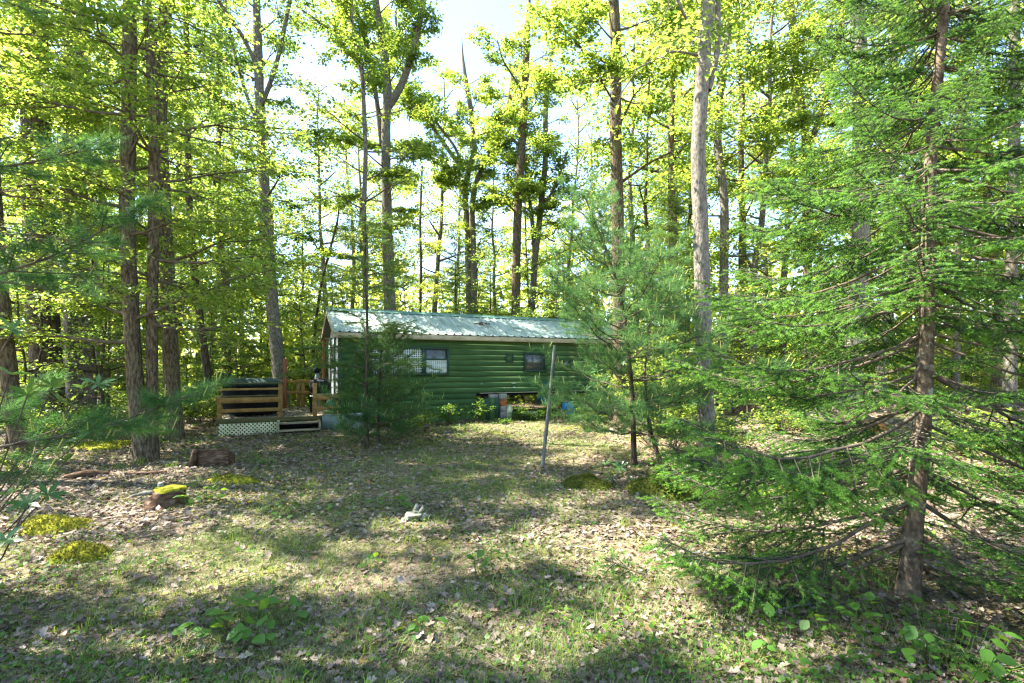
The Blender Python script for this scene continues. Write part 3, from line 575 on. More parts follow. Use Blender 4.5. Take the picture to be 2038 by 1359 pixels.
def twig_leaves(LV, q0, q1, rng, leaf, spacing, jit=.05, hang=.0):
    L = np.linalg.norm(q1 - q0); m = max(4, int(L / spacing * DENS)); t = (np.arange(m) + rng.rand(m)) / m
    d = nrm(q1 - q0); side = nrm(np.cross(d, UP + rng.randn(3) * .2)); sg = np.where(np.arange(m) % 2 == 0, 1.0, -1.0)[:, None]
    p = q0 + t[:, None] * (q1 - q0) + rng.randn(m, 3) * (jit, jit, jit * .6)
    dd = d * .55 + sg * side * .8 + rng.randn(m, 3) * .3 + (0, 0, -hang)
    nn = UP + rng.randn(m, 3) * (.38 + .5 * hang)
    LV.add(p, dd, nn, leaf * (.7 + .6 * rng.rand(m)))
def spray(A, LV, p0, d0, L, r0, rng, leaf=.08, spacing=.05, droop=.12, ratio=.46, bare=.12, hang=.0, step=.12, jit=.06, thick=1.0):
    n = 7; pts = [np.asarray(p0, float)]; d = nrm(d0)
    for k in range(n - 1):
        d = nrm(d + rng.randn(3) * (.13, .13, .09) + (0, 0, -droop / n)); pts.append(pts[-1] + d * L / (n - 1))
    pts = np.array(pts); tube(A, pts, np.linspace(r0, max(.004, r0 * .18), n), 4, 0, False)
    ts = np.arange(bare, 1.0, step / L); sg = 1
    for t in ts:
        t = min(.99, t + rng.randn() * .02); x = t * (n - 1); i = min(int(x), n - 2); q = pts[i] + (pts[i + 1] - pts[i]) * (x - i)
        d = nrm(pts[i + 1] - pts[i]); side = nrm(np.cross(d, UP)); sg = -sg
        a = R_(52 + rng.randn() * 12); tl = L * ratio * (1.12 - t) * (.55 + .75 * rng.rand()) + .12
        td = nrm(d * math.cos(a) + sg * side * math.sin(a) + UP * (rng.randn() * .16 + .04))
        e = q + td * tl * .55 ; e2 = e + nrm(td + rng.randn(3) * .2 + (0, 0, -droop)) * tl * .45
        tube(A, [q, e, e2], [max(.003, r0 * .28), max(.003, r0 * .18), .002], 3, 0, False)
        twig_leaves(LV, q + (e - q) * .25, e, rng, leaf, spacing, jit, hang); twig_leaves(LV, e, e2, rng, leaf, spacing, jit, hang)
        if tl > .55:
            for s2 in (-1, 1):
                side2 = nrm(np.cross(td, UP)); e3 = e + nrm(td * .6 + s2 * side2 * .8 + UP * rng.randn() * .15) * tl * .35
                twig_leaves(LV, e, e3, rng, leaf, spacing, jit, hang)
    twig_leaves(LV, pts[-2], pts[-1], rng, leaf, spacing * .7, jit, hang)
    return pts
def trunk_mesh(name, path, rad, m, rng, n=14, flare=.5, rough=.05, origin=None, lean=0, seglen=.12, fl_h=.22, ridges=0):
    L = np.linalg.norm(np.diff(path, axis=0), axis=1).sum(); k = int(np.clip(L / seglen, 12, 160))
    pr = np.concatenate([path, np.asarray(rad)[:, None]], 1); pp = lerp_path(pr, k); pts, r = pp[:, :3], pp[:, 3].copy()
    h = pts[:, 2] - pts[0, 2]; r *= 1 + flare * np.exp(-np.maximum(h, 0) / fl_h)
    a = np.arange(n) / n * 6.283
    w = 1 + rough * rng.randn(k, n); w[1:-1] = (w[:-2] + w[1:-1] * 2 + w[2:]) / 4
    lob = 1 + (.10 * np.exp(-np.maximum(h, 0) / .30))[:, None] * np.sin(a * 4 + rng.rand() * 6)[None] + .03 * np.sin(a * 2 + 1)[None] * np.sin(h * .9)[:, None]
    if ridges: lob = lob + ridges * np.sign(np.sin(a * (n // 2)))[None] * (.6 + .6 * rng.rand(k, n))
    A = Acc(); tube(A, pts, r, n, 0, True, w * lob); return A, pts, r
def px_path(pts, D, base=None, up_to=None, rng=None, w0=None):
    """world polyline of a trunk seen at the given photograph pixels at depth D; base dropped to the ground, top carried on upward"""
    out = []
    Ds = D if isinstance(D, (list, tuple)) else [D] * len(pts)
    for (q, dd) in zip(pts, Ds): out.append(P(q[0], q[1], dd))
    out = np.array(out)
    return out
def grow_up(path, ztop, rng, wander=.25):
    path = list(path)
    d = nrm(path[-1] - path[-2]); d = nrm(d + (0, 0, 1.2))
    while path[-1][2] < ztop:
        d = nrm(d + rng.randn(3) * (wander * .3, wander * .3, 0) + (0, 0, .25)); path.append(path[-1] + d * 1.0)
    return np.array(path)
def down(path):
    path = np.array(path); b = path[0].copy(); g = float(gz(b[0], b[1])) - .06
    if b[2] > g + .05:
        d = path[0] - path[1]; d = d / max(.2, abs(d[2])); nb = b + d * min(1.0, 1.0) * (b[2] - g) * .5; nb[2] = g; path = np.vstack([nb, path])
    else: path[0][2] = g
    return path
def at_height(pts, z):
    i = int(np.clip(np.searchsorted(pts[:, 2], z), 1, len(pts) - 1)); t = np.clip((z - pts[i - 1, 2]) / max(1e-6, pts[i, 2] - pts[i - 1, 2]), 0, 1)
    return pts[i - 1] + (pts[i] - pts[i - 1]) * t
def broadleaf(label, path_px, D, wpx, seed, name='broadleaf_tree', bark='bark', leaf='leaf', ztop=13, limbs=(), spec=None, group='tall broadleaf trees around the cabin', lsize=.085, ridges=0, cull=True, hang=.15, flare=.32, tstart=None, nside=14):
    """one traced tree: trunk along the photograph's outline at its own depth, traced limbs, then leafy branches"""
    rng = np.random.RandomState(seed); path = down(px_path(path_px, D)); Dm = path[:, 1].mean()
    k0 = len(path); full = grow_up(path, ztop, rng)
    r0 = wpx[0] / 2 / FPX * Dm; r1 = wpx[1] / 2 / FPX * Dm
    h = full[:, 2]; zt = path[-1, 2]
    rad = np.where(h <= zt, r0 + (r1 - r0) * np.clip(h / max(zt, .1), 0, 1), r1 * np.clip(1 - (h - zt) / max(.1, h[-1] - zt), .12, 1))
    base = full[0].copy(); base[2] = float(gz(base[0], base[1]))
    A, pts, rr = trunk_mesh('trunk', full, rad, bark, rng, nside, flare, .05, ridges=ridges)
    t = thing(name, label, 'tree', base, 0, group)
    ob('trunk', A.mesh('trunk', M[bark], True, base), t)
    LV = Leaves(); LW = Acc()
    for (lp, ld, w) in limbs:      # traced limbs
        lq = np.array([P(a, b, ld[0] + (ld[1] - ld[0]) * i / max(1, len(lp) - 1)) for i, (a, b) in enumerate(lp)])
        if w[1] > 3: lq = grow_up(lq, min(ztop, lq[-1][2] + 3.0), rng)
        s = lerp_path(lq, 16); A = Acc(); tube(A, s, np.linspace(w[0], w[1], 16) / 2 / FPX * Dm, 8, 0, False, 1 + .05 * rng.randn(16, 8))
        for q in np.linspace(.3, 1, max(4, int(np.linalg.norm(lq[-1] - lq[0]) * 3.2))):
            i = min(14, int(q * 15)); a = rng.rand() * 6.283
            dd = np.array([math.cos(a), math.sin(a), .25 + .3 * rng.randn()]) + nrm(s[i + 1] - s[i]) * .7
            spray(A, LV, s[i], dd, .7 + 1.0 * rng.rand(), .012, rng, lsize, .05, .25, hang=hang, step=.15, jit=.09)
        ob('limb', A.mesh('limb', M[bark], True, base), t)
    if spec:
        (z0, z1, cnt, l0, l1, el) = spec
        zs = z0 + (z1 - z0) * (np.arange(cnt) + rng.rand(cnt)) / cnt; az = rng.rand() * 6.28
        for i, z in enumerate(zs):
            az += 2.4 + rng.randn() * .4; f = (z - z0) / max(.01, z1 - z0); q = at_height(pts, z)
            L = (l0 + (l1 - l0) * rng.rand()) * (1 - .45 * f)
            e = el + rng.randn() * .15
            # a limb that divides into three leafy branches
            d = np.array([math.cos(az), math.sin(az), math.tan(e)]); e0 = q + nrm(d) * L * .38 + rng.randn(3) * .06
            tube(LW, [q, (q + e0) / 2 + (0, 0, -.03), e0], [.012 + .008 * L, .010 + .006 * L, .008 + .004 * L], 6, 0, False)
            for s in (-.55, 0, .55):
                a2 = az + s + rng.randn() * .15; dd = np.array([math.cos(a2), math.sin(a2), math.tan(e) * .7 + rng.randn() * .15])
                spray(LW, LV, e0, dd, L * (.62 if s == 0 else .5), .007 + .003 * L, rng, lsize, .055, .18, hang=hang, jit=.06)
    if LW.n: ob('branches', LW.mesh('branches', M['twig'], True, base), t, kind='stuff')
    if LV.p: ob('crown', leaf_mesh(LV, 'crown', leaf, rng, 0, cull, base), t, kind='stuff')
    return t, pts

# conifer boughs: a few shapes, shared by the trees' branches -----------------
def needles_on(A, p, d, L, rng, per_m, nl, nw, m, ang=50, flat=0.0, tipfade=True):
    """short stiff needles round shoots: p,d (n,3), L (n)"""
    cnt = np.maximum(3, (L * per_m).astype(int)); idx = np.repeat(np.arange(len(p)), cnt); Nn = len(idx)
    t = rng.rand(Nn); d_ = nrm(d)[idx]; ref = np.where(np.abs(d_[:, 2:3]) > .9, np.array([[1.0, 0, 0]]), UP[None])
    u = nrm(np.cross(d_, ref)); w = np.cross(u, d_)
    a = rng.rand(Nn) * 6.283
    if flat: a = np.where(rng.rand(Nn) < flat, np.where(rng.rand(Nn) < .5, 0, np.pi) + rng.randn(Nn) * .35, a)
    an = R_(ang) * (.8 + .4 * rng.rand(Nn)) * np.where(t > .9, .6, 1)
    rad = np.cos(a)[:, None] * u + np.sin(a)[:, None] * w
    nd = d_ * np.cos(an)[:, None] + rad * np.sin(an)[:, None]
    pos = p[idx] + d_ * (t * L[idx])[:, None]
    inst(A, NEED, NEEDF, pos, frames(nd, rng.randn(Nn, 3)), np.stack([nl * (.75 + .5 * rng.rand(Nn)), np.full(Nn, nw), np.full(Nn, 1.0)], 1), m)
def spruce_bough(seed, L=1.7, bare=.3):
    rng = np.random.RandomState(seed); A = Acc(); n = 10
    x = np.linspace(0, L, n); z = -.22 * L * np.sin(x / L * 2.2) + .10 * L * (x / L) ** 3 + rng.randn(n) * .008; y = np.cumsum(rng.randn(n) * .015)
    ax = np.stack([x, y, z], 1); tube(A, ax, np.linspace(.014, .003, n), 5, 0, False)
    sp, sd, sl, new = [], [], [], []
    t = bare
    while t < 1:
        for s in (-1, 1):
            q = t * (n - 1); i = min(int(q), n - 2); p = ax[i] + (ax[i + 1] - ax[i]) * (q - i); d = nrm(ax[i + 1] - ax[i])
            side = np.array([-d[1], d[0], 0]) * s; a = R_(50 + rng.randn() * 8); l2 = (.44 * L * (1.04 - t) + .08) * (.65 + .5 * rng.rand())
            if t < .5: l2 *= .75
            dd = nrm(d * math.cos(a) + side * math.sin(a) + UP * (-.20 + .12 * rng.randn()))
            e = p + dd * l2 + UP * (-.06 * l2); tube(A, [p, (p + e) / 2 + (0, 0, .006), e], [.005, .0035, .002], 4, 0, False)
            # needles on the outer part of this shoot, bare inner on old ones
            b0 = .10
            sp.append(p + (e - p) * b0); sd.append(e - p); sl.append(l2 * (1 - b0) * .62); new.append(0)
            sp.append(p + (e - p) * (b0 + (1 - b0) * .6)); sd.append(e - p); sl.append(l2 * (1 - b0) * .42); new.append(1)
            u = b0 + .1
            while u < .92:
                for s2 in (-1, 1):
                    if rng.rand() < .12: continue
                    q2 = p + (e - p) * u; sd2 = nrm(np.cross(UP, dd)) * s2; a2 = R_(46 + rng.randn() * 8)
                    l3 = (.075 + .075 * rng.rand()) + .25 * l2 * (1 - u)
                    d3 = nrm(dd * math.cos(a2) + sd2 * math.sin(a2) + UP * (-.14 + .12 * rng.randn()))
                    half = l3 > .09
                    sp.append(q2); sd.append(d3); sl.append(l3 * (.5 if half else 1)); new.append(0 if half or rng.rand() < .55 else 1)
                    if half: sp.append(q2 + d3 * l3 * .48); sd.append(d3); sl.append(l3 * .55); new.append(1)
                u += .105 / max(.12, l2)
        t += .092 / L
    sp, sd, sl, new = np.array(sp), np.array(sd), np.array(sl), np.array(new)
    sp = np.vstack([sp, ax[int(n * .55):-1]]); sd = np.vstack([sd, np.diff(ax, axis=0)[int(n * .55):]]); sl = np.append(sl, np.full(len(ax) - 1 - int(n * .55), L / (n - 1))); new = np.append(new, np.zeros(len(sl) - len(new)))
    k = new < .5
    needles_on(A, sp[k], sd[k], sl[k], rng, 760, .018, .0036, 1, 55, .2); needles_on(A, sp[~k], sd[~k], sl[~k], rng, 1000, .019, .0036, 2, 52, .15)
    return A.mesh('branch', [M['twig'], M['spruce'], M['spruce_new']])
def hemlock_bough(seed, L=1.2, fat=1.0, bare=.18):
    rng = np.random.RandomState(seed); A = Acc(); n = 8
    x = np.linspace(0, L, n); z = .12 * x - .22 * L * (x / L) ** 2.2 + rng.randn(n) * .01; y = np.cumsum(rng.randn(n) * .03)
    ax = np.stack([x, y, z], 1); tube(A, ax, np.linspace(.010, .002, n), 4, 0, False)
    sp, sd, sl = [], [], []; t = bare
    while t < 1:
        for s in (-1, 1):
            q = t * (n - 1); i = min(int(q), n - 2); p = ax[i] + (ax[i + 1] - ax[i]) * (q - i); d = nrm(ax[i + 1] - ax[i]); side = np.array([-d[1], d[0], 0]) * s
            a = R_(55 + rng.randn() * 10); l2 = (.45 * L * (1.02 - t) + .06) * (.5 + .7 * rng.rand()); dd = nrm(d * math.cos(a) + side * math.sin(a) + UP * (-.05 + .16 * rng.randn()))
            tube(A, [p, p + dd * l2], [.003, .0015], 3, 0, False)
            sp.append(p); sd.append(dd); sl.append(l2); u = .2
            while u < .95:
                s2 = 1 if rng.rand() < .5 else -1; a2 = R_(50 + rng.randn() * 12); d3 = nrm(dd * math.cos(a2) + nrm(np.cross(UP, dd)) * s2 * math.sin(a2) + UP * .14 * rng.randn())
                sp.append(p + dd * l2 * u); sd.append(d3); sl.append(.05 + .10 * rng.rand()); u += .05 / max(.1, l2)
        t += .075 / L
    needles_on(A, np.array(sp), np.array(sd), np.array(sl), rng, 330, .022 * fat, .0060 * fat, 1, 68, .75)
    return A.mesh('branch', [M['twig'], M['hemlock']])
def pine_tufts(A, tips, dirs, rng, per=46, nl=.10, nw=.0024, m=1, candle=True):
    n = len(tips); idx = np.repeat(np.arange(n), per); Nn = len(idx); d = nrm(dirs)[idx]
    ref = np.where(np.abs(d[:, 2:3]) > .9, np.array([[1.0, 0, 0]]), UP[None]); u = nrm(np.cross(d, ref)); w = np.cross(u, d)
    a = rng.rand(Nn) * 6.283; an = R_(18) + R_(55) * rng.rand(Nn) ** .9; rad = np.cos(a)[:, None] * u + np.sin(a)[:, None] * w
    nd = d * np.cos(an)[:, None] + rad * np.sin(an)[:, None] + (0, 0, -.10)
    pos = tips[idx] - d * (.11 * rng.rand(Nn) ** 1.3)[:, None]
    inst(A, NEED, NEEDF, pos, frames(nd, rng.randn(Nn, 3)), np.stack([nl * (.75 + .45 * rng.rand(Nn)), np.full(Nn, nw), np.ones(Nn)], 1), m)
    if candle:
        for i in range(0, n, 3): tube(A, [tips[i], tips[i] + nrm(dirs[i] * .5 + UP) * (.05 + .06 * rng.rand())], [.005, .003], 4, 2)
def pine_bough(seed, L=1.3, per=60, nw=.0034, bare=.3, rise=.25, nl=.105, step=.15, ax=None, thick=.012):
    rng = np.random.RandomState(seed); A = Acc()
    if ax is None:
        n = 8; x = np.linspace(0, L, n); ax = np.stack([x, np.cumsum(rng.randn(n) * .03), rise * x * .5 + .12 * x ** 2 / L - .10 * np.sin(x / L * 3.1) * L * .6 + rng.randn(n) * .012], 1)
    n = len(ax); L = np.linalg.norm(np.diff(ax, axis=0), axis=1).sum()
    tube(A, ax, np.linspace(thick, thick * .25, n), 5, 0, False)
    tips, dirs = [ax[-1]], [ax[-1] - ax[-2]]; t = bare; sg = 1
    while t < .98:
        for sg in (-1, 1):
            q = t * (n - 1); i = min(int(q), n - 2); p = ax[i] + (ax[i + 1] - ax[i]) * (q - i); d = nrm(ax[i + 1] - ax[i]); side = nrm(np.cross(UP, d)) * sg
            a = R_(48 + rng.randn() * 14); l2 = (.50 * L * (1.0 - t) + .10) * (.5 + .7 * rng.rand()); dd = nrm(d * math.cos(a) + side * math.sin(a) + UP * (.12 + .22 * rng.randn()))
            e = p + dd * l2; tube(A, [p, p + dd * l2 * .5, e], [.005, .0035, .002], 4, 0, False); tips.append(e); dirs.append(dd)
            for u in np.arange(.25, .95, .085 / max(.1, l2)):
                d3 = nrm(dd * .6 + nrm(np.cross(UP, dd)) * rng.choice((-1, 1)) * .7 + UP * (.15 + .25 * rng.randn())); e3 = p + dd * l2 * u + d3 * (.05 + .10 * rng.rand())
                tube(A, [p + dd * l2 * u, e3], [.0025, .0015], 3, 0, False); tips.append(e3); dirs.append(d3)
        t += step / L
    pine_tufts(A, np.array(tips), np.array(dirs), rng, per, nl, nw)
    return A.mesh('branch', [M['twig'], M['pine'], M['candle']])
SPRUCE = [spruce_bough(100 + k, 1.7, (.26, .34, .30, .42)[k % 4]) for k in range(9)]
SPRUCE_TOP = [spruce_bough(120 + k, 1.3, .14) for k in range(4)]
HEM = [hemlock_bough(200 + k) for k in range(6)]
PINE = [pine_bough(300 + k, per=46, step=.20) for k in range(7)]
PINE_AIRY = [pine_bough(310 + k, per=52, step=.22, bare=.34) for k in range(6)]
def conifer(name, label, group, path, r0, r1, z0, whorl, per, lfun, meshes, mlen, seed, bark='bark_dark', pitch=(0., .0), skip=None, azs=None, nside=10, cat='tree', flare=.4, jit=.04):
    rng = np.random.RandomState(seed); base = np.array(path[0], float); base[2] = float(gz(base[0], base[1]))
    path = np.array(path, float); path[0][2] = base[2] - .06
    A, pts, rr = trunk_mesh('trunk', path, np.linspace(r0, r1, len(path)), bark, rng, nside, flare, .04, seglen=.1, fl_h=.15)
    t = thing(name, label, cat, base, 0, group)
    ob('trunk', A.mesh('trunk', M[bark], True, base), t)
    z = base[2] + z0; ztop = pts[-1, 2]; k = 0; az0 = rng.rand() * 6.28
    while z < ztop - .05:
        az0 += 1.1 + rng.rand(); f = (z - base[2] - z0) / max(.1, ztop - base[2] - z0)
        np_ = per if f < .85 else max(3, per - 2)
        for i in range(np_):
            zz = z + rng.randn() * jit; q = at_height(pts, zz); az = az0 + i * 6.283 / np_ + rng.randn() * .25
            L = lfun(f, az, rng)
            if L <= .08: continue
            me = meshes(f, rng) if callable(meshes) else meshes[rng.randint(len(meshes))]
            o = ob('branch', me, t, q - base); s = L / mlen
            o.scale = (s, s * (.9 + .2 * rng.rand()), s)
            if s < .6: o.scale = (s, s * 1.25, s * 1.2)
            pt_ = pitch[0] + (pitch[1] - pitch[0]) * f + rng.randn() * .08
            o.rotation_euler = (rng.randn() * .12, -pt_, az); k += 1
        z += whorl * (.8 + .4 * rng.rand()) * (1 - .35 * f)
    return t

# ------------------------------------------------------------------ traced trees, then unseen shade trees added at left
T = broadleaf
H1 = (2.0, 9.5, 26, 2.2, 3.6, .10)
T('brown furrowed left stem of the twin-trunked tree at left', [(286, 918), (272, 800), (265, 700), (258, 560), (252, 400), (257, 200), (258, 0)], 8.6, (30, 23), 1, spec=(1.9, 9.0, 24, 2.2, 3.4, .08), ztop=11, lsize=.075, leaf='leaf', nside=20)
T('brown slimmer right stem of the twin-trunked tree at left', [(303, 917), (303, 800), (303, 650), (305, 500), (306, 400), (308, 250), (300, 100), (292, 0)], 8.72, (22, 17), 2, spec=(2.3, 9.5, 20, 2.0, 3.2, .10), ztop=11, lsize=.075, nside=18)
T('straight brown trunk just behind the twin-trunked tree', [(349, 873), (345, 800), (337, 650), (330, 500), (325, 400), (318, 250), (322, 120), (331, 0)], 11.2, (29, 23), 3, spec=(3.0, 12, 24, 2.6, 4.0, .14), ztop=14, lsize=.085, nside=18)
T('thick dark shaggy trunk at the far left', [(96, 850), (92, 720), (84, 600), (76, 400), (70, 200), (64, 0)], 11.4, (52, 44), 4, bark='bark_dark', spec=(4.2, 13, 18, 2.6, 4.2, .15), ztop=14, ridges=.025, lsize=.09, nside=20, leaf='leaf')
T('thick grey trunk right of the shaggy one at left', [(160, 850), (157, 720), (152, 580), (148, 350), (150, 0)], 12.2, (46, 34), 5, bark='bark_grey', spec=(3.6, 13, 18, 2.6, 4.2, .12), ztop=15, lsize=.09, nside=18)
T('leaning brown trunk at the left edge of the photo', [(52, 922), (27, 830), (12, 690), (-2, 560), (-12, 400), (-30, 100), (-35, 0)], 8.5, (30, 20), 6, spec=(2.6, 8.5, 12, 1.8, 2.8, .1), ztop=10, lsize=.075)
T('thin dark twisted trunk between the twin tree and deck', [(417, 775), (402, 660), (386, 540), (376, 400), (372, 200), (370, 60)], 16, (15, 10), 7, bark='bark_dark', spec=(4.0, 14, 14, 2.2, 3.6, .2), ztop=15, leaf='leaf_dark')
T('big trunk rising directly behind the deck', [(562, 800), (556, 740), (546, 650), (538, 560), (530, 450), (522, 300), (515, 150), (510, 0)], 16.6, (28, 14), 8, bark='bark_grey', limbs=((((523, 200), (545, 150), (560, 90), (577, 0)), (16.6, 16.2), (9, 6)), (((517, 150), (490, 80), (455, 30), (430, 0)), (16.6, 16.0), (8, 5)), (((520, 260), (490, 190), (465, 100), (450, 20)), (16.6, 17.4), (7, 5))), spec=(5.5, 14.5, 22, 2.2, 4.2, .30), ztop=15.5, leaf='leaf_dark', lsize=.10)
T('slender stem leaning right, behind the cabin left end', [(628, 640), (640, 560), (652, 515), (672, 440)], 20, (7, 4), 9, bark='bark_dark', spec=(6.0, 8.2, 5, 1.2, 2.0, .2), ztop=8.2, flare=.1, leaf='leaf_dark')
T('slim grey trunk left of the forked central tree', [(727, 640), (728, 500), (724, 420), (728, 300), (722, 160), (700, 60)], 16.2, (12, 7), 10, bark='bark_grey', spec=(4.5, 13, 18, 1.6, 3.2, .3), ztop=13.5, leaf='leaf', lsize=.10)
T('tall grey forked tree behind the middle of the cabin roof', [(777, 640), (772, 500), (768, 350), (768, 250), (772, 200), (768, 130), (757, 60), (747, 0)], 19, (26, 14), 11, bark='bark_grey', limbs=((((772, 215), (800, 172), (820, 110), (835, 40), (845, 0)), (19, 18.4), (15, 9)), (((760, 290), (750, 200), (736, 110), (716, 40), (700, 0)), (19.3, 18.4), (10, 7)), (((738, 120), (705, 90), (680, 75), (590, 12)), (18.8, 17.5), (7, 3)), (((785, 300), (805, 280), (835, 285), (865, 292)), (19, 18), (6, 2))), spec=(7.0, 16.5, 20, 2.0, 4.0, .35), ztop=17, leaf='leaf', lsize=.11)
T('thin dark sapling stem rising behind the roof centre', [(836, 640), (838, 540), (836, 440), (840, 330)], 23, (7, 4), 12, bark='bark_dark', spec=(4.0, 10, 10, 1.4, 2.4, .25), ztop=10.5, leaf='leaf_gold', lsize=.11)
T('grey tree with paired trunks behind the right half of roof', [(935, 640), (932, 540), (930, 450), (925, 380), (932, 340), (945, 300), (938, 220), (925, 150)], 25, (15, 9), 13, bark='bark_grey', limbs=((((944, 640), (943, 520), (940, 440), (936, 380), (955, 330), (1000, 280)), (25, 24), (14, 6)), (((925, 340), (900, 310), (860, 250), (815, 190)), (25, 24), (8, 4)), (((922, 330), (905, 290), (850, 220), (800, 200)), (25, 23.5), (6, 3))), spec=(9, 16.5, 16, 1.8, 3.2, .35), ztop=18, leaf='leaf', lsize=.12)
T('dark upright trunk right of the paired trunks behind the roof', [(1026, 640), (1028, 500), (1031, 400), (1040, 270), (1046, 150), (1048, 60)], 22, (19, 14), 14, bark='bark', limbs=((((1040, 300), (1010, 262), (985, 258), (950, 270)), (22, 21), (5, 2)), (((1045, 190), (1020, 150), (1000, 120), (990, 80)), (22, 21.4), (5, 2)), (((1033, 430), (1010, 405), (985, 395)), (22, 21.5), (5, 2))), spec=(8, 16.5, 20, 1.8, 3.2, .35), ztop=17.5, leaf='leaf', lsize=.11)
T('grey tree forking low, behind the right end of roof', [(1058, 640), (1064, 520), (1075, 430), (1085, 330), (1086, 220), (1095, 120), (1110, 60)], 24, (15, 8), 15, bark='bark_grey', limbs=((((1064, 520), (1061, 450), (1054, 400), (1048, 350)), (24, 24.4), (9, 5)), (((1078, 420), (1110, 360), (1130, 300)), (24, 23), (5, 3))), spec=(8, 17, 16, 1.8, 3.0, .35), ztop=17.5, leaf='leaf', lsize=.12)
T('tall dark lichened trunk right of the cabin behind the pine', [(1236, 840), (1233, 700), (1230, 450), (1225, 250), (1226, 100), (1221, 0)], 13, (27, 21), 16, bark='bark', limbs=((((1215, 130), (1190, 112), (1160, 105), (1135, 65), (1105, 50), (1075, 55)), (13, 12.2), (8, 3)), (((1238, 150), (1290, 125), (1340, 105), (1390, 100)), (13, 12), (6, 3)), (((1240, 360), (1290, 325), (1340, 300)), (13, 12), (6, 3))), spec=(7.5, 13, 16, 2.0, 3.6, .25), ztop=14, leaf='leaf', lsize=.10, nside=16)
T('straight pale grey trunk standing right of the pine', [(1409, 925), (1406, 850), (1401, 700), (1396, 500), (1389, 300), (1399, 130), (1411, 0)], 8.2, (33, 25), 17, bark='bark_pale', limbs=((((1410, 180), (1428, 130), (1434, 80), (1426, 0)), (8.3, 8.4), (13, 10)), (((1395, 90), (1370, 45), (1345, 10)), (8.2, 7.8), (6, 4)), (((1390, 110), (1340, 100), (1300, 120), (1260, 140)), (8.2, 7.4), (5, 2))), spec=(7.6, 11.5, 12, 1.6, 3.0, .3), ztop=12.5, leaf='leaf', lsize=.085, nside=22)
T('bent dark trunk close behind the pale grey one', [(1437, 760), (1440, 640), (1442, 400), (1428, 290), (1432, 200), (1450, 60)], 17, (20, 13), 18, bark='bark_grey', spec=(6.0, 15, 20, 2.0, 3.4, .25), ztop=15, leaf='leaf', lsize=.10)
T('large sunlit grey trunk with flared base behind the spruce', [(1692, 806), (1700, 700), (1708, 600), (1715, 400), (1714, 200), (1706, 0)], 15, (36, 26), 19, bark='bark_pale', spec=(6.0, 14, 24, 2.2, 4.0, .22), ztop=15, flare=.9, leaf='leaf', lsize=.10, nside=18)
T('pale sunlit trunk right of the large flared one', [(1752, 760), (1760, 680), (1768, 560), (1775, 300), (1780, 0)], 19, (20, 14), 20, bark='bark_pale', spec=(6, 16, 18, 2.0, 3.6, .25), ztop=16.5, leaf='leaf', lsize=.11)
T('slim trunk splitting in two above the spruce boughs', [(1612, 780), (1608, 600), (1606, 400), (1602, 250), (1584, 150), (1573, 0)], 21, (18, 12), 21, bark='bark', limbs=((((1606, 300), (1632, 240), (1660, 120), (1684, 0)), (21, 20.5), (13, 9)),), spec=(6, 17, 18, 2.0, 3.6, .3), ztop=18, leaf='leaf_gold', lsize=.11)
T('thin upright trunk in the woods far right', [(1903, 760), (1905, 620), (1908, 400), (1915, 100)], 17, (12, 9), 22, bark='bark_grey', spec=(4, 14, 18, 1.8, 3.2, .2), ztop=15, leaf='leaf', lsize=.10)
T('grey trunk beyond the spruce at the right edge', [(2010, 770), (2012, 600), (2018, 300), (2020, 0)], 14, (22, 16), 23, bark='bark_grey', spec=(4, 12, 20, 2.0, 3.6, .2), ztop=13.5, leaf='leaf', lsize=.10)

T('shade tree added beyond the left edge nearest the camera', [(-1356, 1130), (-1356, 400), (-1350, -270)], 4.0, (80, 60), 31, spec=(4.5, 16, 38, 2.4, 4.2, .15), ztop=16.5, lsize=.09, group='trees framing the clearing')  # out of view, added to cast dappled shade over the near ground
T('shade tree added beyond the left edge before the leaning trunk', [(-330, 945), (-330, 500), (-325, -100)], 7.4, (44, 34), 32, spec=(4.5, 16, 34, 2.4, 4.2, .15), ztop=16.5, lsize=.09, group='trees framing the clearing')  # likewise unseen, added to throw shade across the middle of the clearing

# ------------------------------------------------------------------ white pine, hemlock, pine sapling
wp = [P(1262, 932, 8.0), P(1260, 800, 8.02), P(1245, 640, 8.05), P(1226, 555, 8.08), P(1200, 480, 8.1), P(1165, 395, 8.1)]
conifer('white_pine', 'soft long-needled white pine in front of the cabin right half', 'young conifers', wp, .045, .010, .55, .30, 5,
        lambda f, az, r: (2.15 - 1.6 * f) * (.65 + .5 * r.rand()) * (1 if f > .12 else .8), PINE_AIRY, 1.3, 41, pitch=(-.05, .55))
wp2 = [P(1322, 925, 7.9), P(1300, 880, 7.95), P(1288, 820, 8.05), P(1283, 740, 8.15), P(1292, 640, 8.2), P(1300, 560, 8.2)]
conifer('white_pine', 'thin curved second pine stem right of the white pine', 'young conifers', wp2, .035, .008, .6, .34, 4, lambda f, az, r: (1.0 - .6 * f) * (.7 + .4 * r.rand()), PINE, 1.3, 42, pitch=(0, .5))
hm = [P(730, 893, 9.8), P(729, 750, 9.8), P(731, 640, 9.82), P(727, 520, 9.85), P(727, 420, 9.9)]
conifer('hemlock', 'slender dark hemlock before the cabin windows', 'young conifers', hm, .042, .008, .75, .30, 3,
        lambda f, az, r: (1.75 - 1.15 * f if f > .18 else 1.0) * (.5 + .6 * r.rand()) * (0 if .40 < f < .50 and r.rand() < .4 else 1), HEM, 1.2, 43, pitch=(.15, .25))
ps = [P(752, 865, 10.4), P(755, 760, 10.4), P(760, 690, 10.4), P(764, 655, 10.4)]
conifer('white_pine', 'bushy low pine sapling beside the hemlock at the cabin corner', 'young conifers', ps, .035, .006, .18, .20, 5, lambda f, az, r: (1.4 - .95 * f) * (.7 + .5 * r.rand()), PINE_AIRY, 1.3, 44, pitch=(.05, .6))
